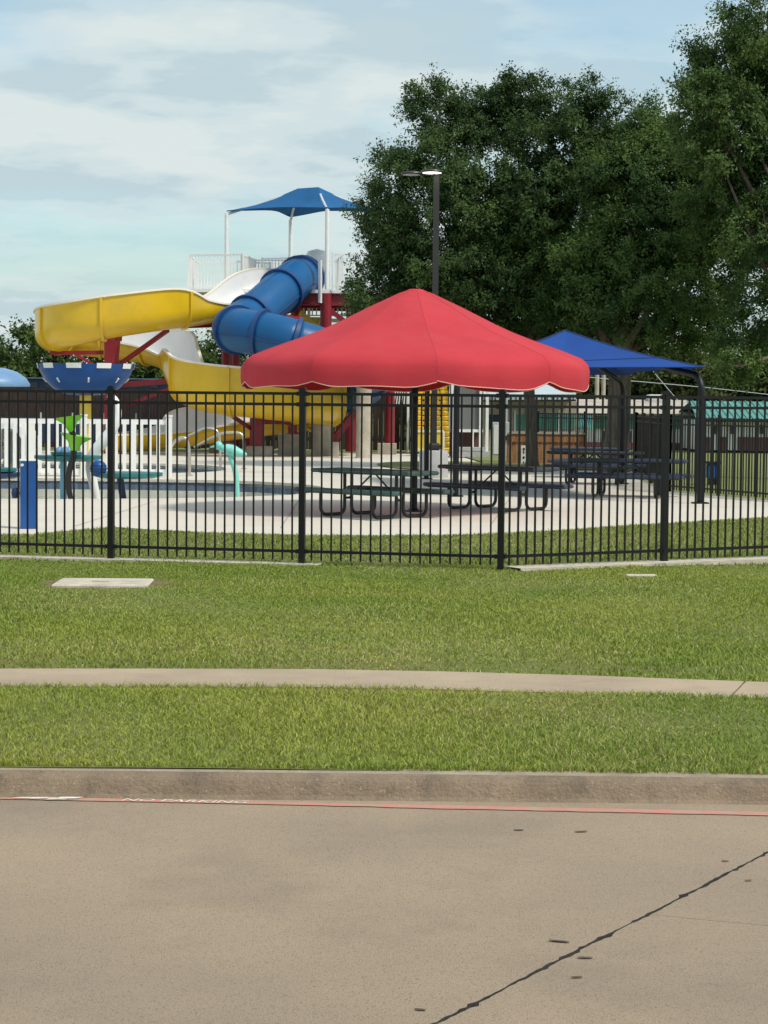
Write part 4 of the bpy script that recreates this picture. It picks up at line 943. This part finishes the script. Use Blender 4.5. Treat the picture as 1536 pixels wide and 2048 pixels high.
for i, z in enumerate((-.22, -.06, .10, .2)): k = MB(); k.box((p.x+.01, CY-.088, p.z+z), (.035+.02*(i % 2), .012, .07)); k.build('mark', M['pipe'], sg)

# ================================================================ SIDE FENCE ON THE RIGHT
def thin_fence(label, pts, h, step, z0=0.0, pr=.011):
    t = thing('iron_fence', (pts[0][0], pts[0][1], 0), label, 'fence'); pkm = MB(); 
    for a_, c_ in zip(pts, pts[1:]):
        a_, c_ = Vector((*a_, z0)), Vector((*c_, z0)); L_ = (c_-a_).length; u = Vector((0, 0, 1))
        for z in (.12, h-.16, h-.03): k = MB(); k.beam(a_+u*z, c_+u*z, .035, .035); k.build('rail', M['black'], t)
        for i in range(int(L_/step)): q = a_+(c_-a_)*(i*step/L_); pkm.beam(q+u*.04, q+u*h, pr*2, pr*2)
        m_ = max(1, round(L_/2.4))
        for i in range(m_+1): q = a_+(c_-a_)*(i/m_); k = MB(); k.beam(q, q+u*(h+.06), .065, .065); k.build('post', M['black'], t)
    o = pkm.build('pickets', M['black'], t); o['kind'] = 'stuff'
thin_fence('black side fence behind the shade canopy at far right', [(9.4, 35.5), (7.6, 39.2), (6.12, 42.9), (6.55, 52), (7.5, 60)], 1.60, .105)
thin_fence('far black fence crossing behind the thick trunk', [(7.5, 60.2), (4.9, 64)], 1.60, .11)
bn = at(1425, 955, 47); t = thing('trash_can', (bn.x, 47, 0), 'small blue bin with dark lid beyond the side fence', 'bin')  # blue trash can with a dark lid and foot
k = MB(); k.box((bn.x, 47, .32), (.26, .3, .34), bev=.02); k.build('body', M['binblue'], t); k = MB(); k.box((bn.x, 47, .52), (.36, .36, .05)); k.build('lid', M['pipe'], t); k = MB(); k.box((bn.x, 47, .07), (.2, .2, .14)); k.build('foot', M['pipe'], t)

# ================================================================ SHELTER, CABINET AND BUILDINGS BEHIND
SY = 70
sh = thing('shelter', (at(940, 900, SY).x, SY, 0), 'raised grey panel shelter with white posts right of the yellow stairs', 'shelter')
a_, c_ = at(902, 772, SY), at(966, 860, SY)
k = MB(); k.box(((a_.x+c_.x)/2, SY+.6, (a_.z+.25+c_.z)/2), (c_.x-a_.x, 1.2, a_.z+.25-c_.z)); k.build('upper_wall', M['grey'], sh)
k = MB(); k.box(((a_.x+c_.x)/2, SY+1.1, c_.z/2), (c_.x-a_.x, .1, c_.z-.02)); k.build('lower_wall', M['maroon'], sh)
for px in (904.5, 961, 974, 946):
    X = at(px, 850, SY).x; k = MB(); h_ = a_.z+.2 if px != 946 else c_.z; k.box((X, SY-.05, h_/2), (.10 if px != 946 else .06, .09, h_)); k.build('post', M['whitep'], sh)
k = MB(); k.box(((a_.x+c_.x)/2, SY-.03, c_.z-.03), (c_.x-a_.x, .06, .10)); k.build('sill', M['whitep'], sh); k = MB(); k.box(((a_.x+c_.x)/2+.1, SY-.4, .30), (1.0, .7, .12)); k.box(((a_.x+c_.x)/2+.1, SY-.4, .12), (1.3, .95, .20)); k.build('step', M['blockc'], sh)
EY = 64; a_, c_ = at(983, 848, EY), at(1019, 914, EY)
ec = thing('electric_cabinet', ((a_.x+c_.x)/2, EY, 0), 'pale grey electric cabinet with a round meter left of the cedar fence', 'electric cabinet')
k = MB(); k.box(((a_.x+c_.x)/2, EY, (a_.z+.12)/2+.06), (c_.x-a_.x, .4, a_.z-.12), bev=.01); k.build('housing', M['greysteel'], ec)
k = MB(); k.box(((a_.x+c_.x)/2-.08, EY-.21, (a_.z+.12)/2+.06), (.30, .02, a_.z-.3)); k.build('door', M['whitep'], ec)
p = at(1013, 876, EY-.25); k = MB(); k.tube([(p.x, EY-.19, p.z), (p.x, EY-.32, p.z)], .075, 14); k.build('meter', M['glass'], ec); k = MB(); k.tube([(p.x, EY-.1, p.z), (p.x, EY-.1, 2.2)], .03, 8); k.build('conduit', M['greysteel'], ec)
# pale roofed building
BY = 84
def bx(pxa, pxb, pya, pyb, Y, D, name, m_, par):
    a_, c_ = at(pxa, pya, Y), at(pxb, pyb, Y); k = MB(); k.box(((a_.x+c_.x)/2, Y+D/2, (a_.z+c_.z)/2), (c_.x-a_.x, D, abs(a_.z-c_.z))); return k.build(name, M[m_], par)
hb = thing('pool_building', (at(1060, 900, BY).x, BY, 0), 'low building with pale metal roof and teal windows behind the thin trunk', 'building')
bx(968, 1152, 802, 905, BY, 5, 'wall', 'brick', hb); a_ = at(965, 776, BY-.6); c_ = at(1152, 800, BY-.6)
k = MB(); k.grid([[(a_.x, BY-.6, a_.z-.52), (c_.x, BY-.6, c_.z)], [(a_.x, BY-.6, a_.z-.30), (c_.x, BY-.6, c_.z+.26)], [(a_.x, BY+2.4, a_.z+.25), (c_.x, BY+2.4, c_.z+.75)]]); rf = k.build('roof', M['paleroof'], hb)
for i in range(18):
    t_ = (i+.5)/18; X = a_.x+(c_.x-a_.x)*t_; Z = a_.z-.52+(c_.z-a_.z+.52)*t_; k = MB(); k.box((X, BY-.62, Z+.12), (.03, .03, .22)); k.build('roof_rib', M['pipe'], rf)
k = MB(); k.beam((a_.x, BY-.63, a_.z-.54), (c_.x, BY-.63, c_.z-.02), .06, .08); k.build('gutter', M['pipe'], rf)
for i, (x0, x1) in enumerate(((1032, 1050), (1078, 1116), (1121, 1149), (978, 1004))):
    w_ = bx(x0, x1, 829, 859, BY-.06, .05, 'window', 'tealglass' if i < 3 else 'glass', hb)
for x0 in (1030, 1052, 1076, 1118.5): bx(x0-1.4, x0+1.4, 820, 868, BY-.1, .06, 'window_post', 'greysteel', hb)
bx(1020, 1150, 862, 866, BY-.14, .1, 'window_sill', 'beige', hb); 
# teal roofed houses
h2 = thing('house', (at(1270, 900, 88).x, 88, 0), 'low house with beige roof and a ribbed teal awning behind the blue canopy', 'house')
bx(1153, 1405, 826, 902, 88, 6, 'wall', 'whitep', h2)
a_, c_ = at(1140, 826, 87.4), at(1412, 826, 87.4); k = MB(); k.grid([[(a_.x, 87.4, a_.z), (c_.x, 87.4, a_.z)], [(a_.x+.4, 91, a_.z+.62), (c_.x-.3, 91, a_.z+.62)], [(a_.x, 94.6, a_.z), (c_.x, 94.6, a_.z)]]); k.build('roof', M['beige'], h2)
a_, c_ = at(1153, 829, 87.2), at(1186, 858, 86.4); k = MB(); k.grid([[(a_.x, 87.5, a_.z), (c_.x, 87.5, a_.z)], [(a_.x, 86.4, c_.z), (c_.x, 86.4, c_.z)]]); aw = k.build('awning', M['tealroof'], h2)
for i in range(7): k = MB(); X = a_.x+(c_.x-a_.x)*(i+.5)/7; k.beam((X, 87.48, a_.z+.02), (X, 86.4, c_.z+.02), .03, .03); k.build('awning_rib', M['teal'], aw)
bx(1190, 1290, 832, 858, 87.9, .08, 'shade_screen', 'tealroof', h2); bx(1300, 1395, 832, 858, 87.9, .08, 'shade_screen', 'tealroof', h2)
for x0, x1 in ((1205, 1228), (1246, 1262), (1312, 1340)): bx(x0, x1, 862, 885, 87.93, .06, 'window', 'glass', h2)
bx(1160, 1400, 884, 904, 87.8, .15, 'plinth', 'maroon', h2)
p = at(1320, 797, 90.5); k = MB(); k.box((p.x, 91, p.z), (1.05, .9, .36), bev=.06); tag(k.build('roof_unit', M['greysteel']), 'grey air conditioning unit on the beige roof above the fence post', 'air conditioner')
h3 = thing('house', (at(1480, 900, 83).x, 83, 0), 'white house with teal metal roof and maroon lower wall at far right', 'house')
bx(1398, 1640, 838, 902, 83, 6, 'wall', 'whitep', h3); a_, c_ = at(1392, 838, 82.4), at(1660, 842, 82.4)
k = MB(); k.grid([[(a_.x, 82.4, a_.z), (c_.x, 82.4, a_.z)], [(a_.x+.3, 86, a_.z+.75), (c_.x, 86, a_.z+.75)], [(a_.x, 89.6, a_.z), (c_.x, 89.6, a_.z)]]); rf = k.build('roof', M['tealroof'], h3)
for i in range(22): k = MB(); X = a_.x+(c_.x-a_.x)*(i+.5)/22; k.beam((X, 82.4, a_.z+.02), (X+.02, 86, a_.z+.77), .03, .04); k.build('roof_rib', M['tealroof'], rf)
k = MB(); k.box(((a_.x+c_.x)/2, 82.36, a_.z-.05), (c_.x-a_.x, .08, .12)); k.build('fascia', M['pipe'], rf)
for x0, x1 in ((1404, 1420), (1440, 1452), (1476, 1600)): bx(x0, x1, 874, 903, 82.9, .15, 'lower_wall', 'maroon', h3)
for x0 in (1424, 1462, 1520): bx(x0, x0+9, 850, 868, 82.93, .08, 'window', 'glass', h3)
nb = thing('navy_building', (at(140, 800, 96).x, 96, 0), 'long low blue grey building roof showing above the dark board fence', 'building')
bx(-80, 330, 757, 905, 96, 6, 'wall', 'navy', nb); k = bx(-90, 340, 754, 759, 95.7, 6.6, 'roof', 'ltblue', nb)
for i in range(13): bx(-60+i*30, -44+i*30, 764, 776, 95.92, .08, 'window', 'glass', nb)
# utility poles and wires
for i, (px, top, Y, lab) in enumerate(((1195, 700, 92, 'thin weathered utility pole left of the thick trunk'), (1208, 705, 93.5, 'paler thin utility pole touching the thick trunk'))):
    p = at(px, top, Y); k = MB(); k.tube([(p.x, Y, 0), (p.x, Y, p.z+2)], .10, 10, rr=[.11, .08]); t = thing('utility_pole', (p.x, Y, 0), lab, 'pole'); k.build('pole', M['conc'], t); k = MB(); k.beam((p.x-.5, Y-.1, p.z+1.7), (p.x+.5, Y-.1, p.z+1.7), .08, .1); k.build('cross_arm', M['conc'], t)
for lab, pts in (('overhead wire crossing behind the canopy post towards the right edge', [(1180, 755), (1300, 765), (1420, 776), (1536, 789), (1700, 808)]), ('slack overhead wire dropping towards the grey roof unit', [(1300, 735), (1325, 765), (1355, 800)])):
    P_ = [Vector(q) for q in catmull([tuple(at(x, y, 90)) for x, y in pts], 5)]; k = MB(); k.tube(P_, .016, 5); tag(k.build('overhead_wire', M['greysteel']), lab, 'wire')
# ================================================================ TREES
def leaf_mesh(name, P, D, size, cols, up, aspect=.55):
    """P leaf base points, D leaf directions; one bent diamond per leaf"""
    n = len(P); D = D/np.linalg.norm(D, axis=1, keepdims=True);
    S = np.cross(D, up); S /= np.linalg.norm(S, axis=1, keepdims=True)+1e-9
    sz = (size*rng.uniform(.6, 1.35, n))[:, None]
    V = np.zeros((n, 4, 3)); V[:, 0] = P; V[:, 1] = P+D*sz*.5+S*sz*aspect*.5; V[:, 2] = P+D*sz; V[:, 3] = P+D*sz*.5-S*sz*aspect*.5
    V[:, 2, 2] -= sz[:, 0]*.15
    F = (np.arange(n)[:, None]*4+np.arange(4)[None]).astype(np.int32)
    me = bpy.data.meshes.new(name); me.vertices.add(n*4); me.vertices.foreach_set('co', V.ravel()); me.loops.add(n*4); me.loops.foreach_set('vertex_index', F.ravel()); me.polygons.add(n)
    me.polygons.foreach_set('loop_start', np.arange(0, n*4, 4, dtype=np.int32)); me.update(calc_edges=True)
    c4 = np.ones((n, 4, 4)); c4[:, :, :3] = cols[:, None, :]; tint_attr(me, c4.reshape(-1, 4)); me.materials.append(M['leaf']); return me
def tree(name, label, group, base, lobes, s, trunk_r, fork_z, colA, colB, leaf=.088, sdens=7.2, srad=.55, tw_n=17, per=19, ysp=.9, extra_limbs=True):
    """lobes: (x, y, z, r) in metres"""
    t = thing(name, base, label, 'tree', group); base = Vector(base)
    P_, D_, C_, N_ = [], [], [], []
    for (x, y, z, r) in lobes:
        ns = max(6, int(sdens*(r/srad)**2)); ni = int(ns*.22)
        d = rng.normal(0, 1, (ns+ni, 3)); d[:, 2] = d[:, 2]*.9+.18; d /= np.linalg.norm(d, axis=1, keepdims=True)
        rad = np.concatenate([r*rng.uniform(.66, 1.0, ns), r*rng.uniform(.1, .55, ni)])
        c = np.array([x, y, z])+d*rad[:, None]*np.array([1, ysp, .95]); rs = srad*rng.uniform(.6, 1.3, ns+ni)
        tone = np.clip(rng.normal(.42, .22, ns+ni)+.5*(vnoise(c[:, 0], c[:, 2]+c[:, 1], .7, 33)-.5), 0, 1)
        k = np.repeat(np.arange(ns+ni), tw_n)
        td = d[k]*.75+rng.normal(0, .75, (len(k), 3)); td[:, 2] += .28; td /= np.linalg.norm(td, axis=1, keepdims=True)
        tl = rs[k]*rng.uniform(.6, 1.35, len(k)); tt_ = tone[k]+rng.normal(0, .10, len(k))
        j = np.repeat(np.arange(len(k)), per); u = rng.uniform(.12, 1, len(j))**.75
        pos = c[k][j]+td[j]*(tl[j]*u)[:, None]*np.array([1, 1, .82])+rng.normal(0, .09*srad, (len(j), 3))
        ld = td[j]*.55+rng.normal(0, .7, (len(j), 3)); ld[:, 2] -= .1
        nm = td[j]*.7+d[k][j]*.5+rng.normal(0, .38, (len(j), 3)); nm[:, 2] += .6
        tt = np.clip(tt_[j]+rng.normal(0, .06, len(j)), 0, 1)[:, None]
        P_.append(pos); D_.append(ld); N_.append(nm); C_.append(np.array(colA)*(1-tt)+np.array(colB)*tt)
    P_, D_, C_, N_ = np.concatenate(P_), np.concatenate(D_), np.concatenate(C_), np.concatenate(N_)
    me = leaf_mesh('crown', P_-np.array(base), D_, leaf, C_, N_); o = place('crown', me, base, t)
    lim = MB(); cx_ = np.mean([l[0] for l in lobes]); fork = Vector((base.x+(cx_-base.x)*.12, base.y, fork_z))
    tr = MB(); tr.tube([base-Vector((0, 0, .1)), base+Vector((0, 0, .25)), base+(fork-base)*.5+Vector((.04, 0, 0)), fork, fork+Vector(((cx_-base.x)*.15, 0, 1.2))], trunk_r, 12, rr=[trunk_r*1.5, trunk_r*1.1, trunk_r, trunk_r*.92, trunk_r*.5]); tr.build('trunk', M['bark'], t, smooth=60)
    if extra_limbs:
        for i, (x, y, z, r) in enumerate(lobes):
            e_ = Vector((x, y, z)); m1 = fork+(e_-fork)*.45+Vector((random.uniform(-.3, .3), random.uniform(-.3, .3), random.uniform(-.1, .5)))
            lim.tube([fork+Vector((0, 0, random.uniform(-.1, .8))), m1, e_], .1, 6, rr=[trunk_r*.5, trunk_r*.3, trunk_r*.1])
            for q in range(3):
                d = Vector((random.gauss(0, 1), random.gauss(0, 1), random.gauss(.2, 1))).normalized(); lim.tube([e_, e_+d*r*.5+Vector((0, 0, .1)), e_+d*r*.92], .03, 4, rr=[trunk_r*.12, trunk_r*.07, .012])
        lim.build('limbs', M['bark'], t, smooth=60)
    return t
def lob(px, py, rpx, Y, dy=0.0):
    p = at(px, py, Y); return (p.x, Y+dy, p.z, rpx*Y/4000)
def lobset(L, Y, spread=1.3):
    return [lob(x, y, r, Y, random.uniform(-spread, spread)) for x, y, r in L]
DA, DB = (.038, .076, .028), (.115, .180, .055)
YA, YB, YC = 58, 55.5, 51
LA = [(800, 565, 95), (792, 480, 62), (850, 390, 100), (800, 330, 42), (878, 275, 85), (860, 205, 38), (950, 245, 80), (1030, 225, 78), (1050, 185, 40), (1130, 265, 85), (1225, 280, 80), (1170, 215, 35), (905, 500, 130), (1000, 400, 135), (1110, 420, 120), (1000, 570, 130), (1115, 570, 115), (762, 592, 52), (850, 640, 75), (935, 655, 80), (745, 440, 36), (1060, 660, 90), (720, 655, 34), (1180, 360, 80), (1290, 250, 45), (1040, 500, 100)]
p = gp(1062, 936); tree('shade_tree', 'broad dark green tree behind the lamp post and red umbrella', 'big trees behind the umbrella', (p.x, YA, 0), lobset(LA, YA), YA, .17, 2.9, DA, DB)
LB = [(1250, 395, 105), (1335, 440, 130), (1190, 570, 100), (1310, 590, 120), (1420, 520, 115), (1390, 340, 120), (1300, 300, 70), (1475, 430, 105), (1230, 650, 75), (1330, 680, 70), (1140, 520, 60), (1150, 620, 60), (1270, 500, 100), (1400, 640, 65)]
p = gp(1216, 940); tree('shade_tree', 'dense mid green tree on a thick trunk above the blue canopy', 'big trees behind the umbrella', (p.x, YB, 0), lobset(LB, YB), YB, .33, 2.9, (.043, .090, .029), (.145, .225, .060))
LC = [(1455, 115, 72), (1395, 125, 38), (1520, 70, 85), (1400, 215, 55), (1470, 225, 80), (1545, 200, 80), (1540, 330, 110), (1590, 120, 110), (1515, 480, 80), (1560, 600, 90), (1495, 690, 62), (1600, 420, 130), (1465, 735, 32), (1470, 300, 60), (1385, 200, 30), (1430, 330, 55), (1450, 410, 75), (1500, 390, 80), (1400, 280, 40)]
tree('shade_tree', 'tall tree rising past the top right corner', 'big trees behind the umbrella', (at(1640, 900, YC).x, YC, 0), lobset(LC, YC), YC, .22, 3.2, (.041, .085, .028), (.145, .218, .060), sdens=6.2)
# far trees
def far_tree(px, top, wpx, Y, lab, grp, A, B, bot=800):
    c = at(px, (top+bot)/2, Y); r = wpx*Y/4000/2; zt = at(px, top, Y).z; L_ = []
    for k in range(7):
        a = random.uniform(0, 6.28); rr_ = r*random.uniform(.42, .62); L_.append((c.x+math.cos(a)*r*.55, Y+math.sin(a)*r*.5, random.uniform(.35, .8)*zt*.8, rr_))
    L_.append((c.x+random.uniform(-.3, .3)*r, Y, zt-r*.55, r*.55)); L_.append((c.x, Y, zt*.45, r*.7))
    tree('background_tree', lab, grp, (c.x, Y, -.06), L_, Y, .15, max(.5, zt*.25), A, B, leaf=.25, sdens=9.5, srad=1.0, tw_n=12, per=11, extra_limbs=False)
GA, GB = (.035, .065, .018), (.11, .165, .045)
gl = 'trees far behind the slides at left'
for px, top, w, Y, lab in ((-40, 670, 170, 112, 'far green tree cut by the left edge'), (40, 662, 130, 108, 'far green tree left of the yellow slide'), (110, 672, 140, 114, 'far green tree behind the left end of the yellow slide'), (190, 690, 140, 110, 'far tree behind the blue bowl and red column'), (285, 700, 150, 112, 'far tree in the gap under the yellow slide'), (375, 668, 150, 115, 'far tree between the yellow slide and the blue tube'), (460, 660, 150, 110, 'far tree behind the red columns under the blue tube'), (560, 690, 150, 112, 'far tree behind the tower legs'), (660, 690, 150, 112, 'far tree behind the tower, left of the red umbrella top')):
    far_tree(px, top, w, Y, lab, gl, GA, GB)
gr_ = 'trees far behind the houses at right'
for px, top, w, Y, lab in ((790, 640, 190, 112, 'far tree hidden behind the red umbrella top'), (930, 640, 190, 116, 'far tree behind the lamp post base'), (1075, 660, 190, 112, 'far tree right of the red umbrella'), (1170, 690, 190, 108, 'far tree behind the utility poles'), (1290, 672, 200, 110, 'far olive tree right of the thick trunk'), (1390, 690, 190, 106, 'far olive tree behind the canopy corner post'), (1480, 680, 190, 108, 'far pale tree above the teal roof'), (1570, 660, 200, 105, 'far pale tree at the right edge')):
    far_tree(px, top, w, Y, lab, gr_, (.045, .062, .020), (.14, .165, .055))
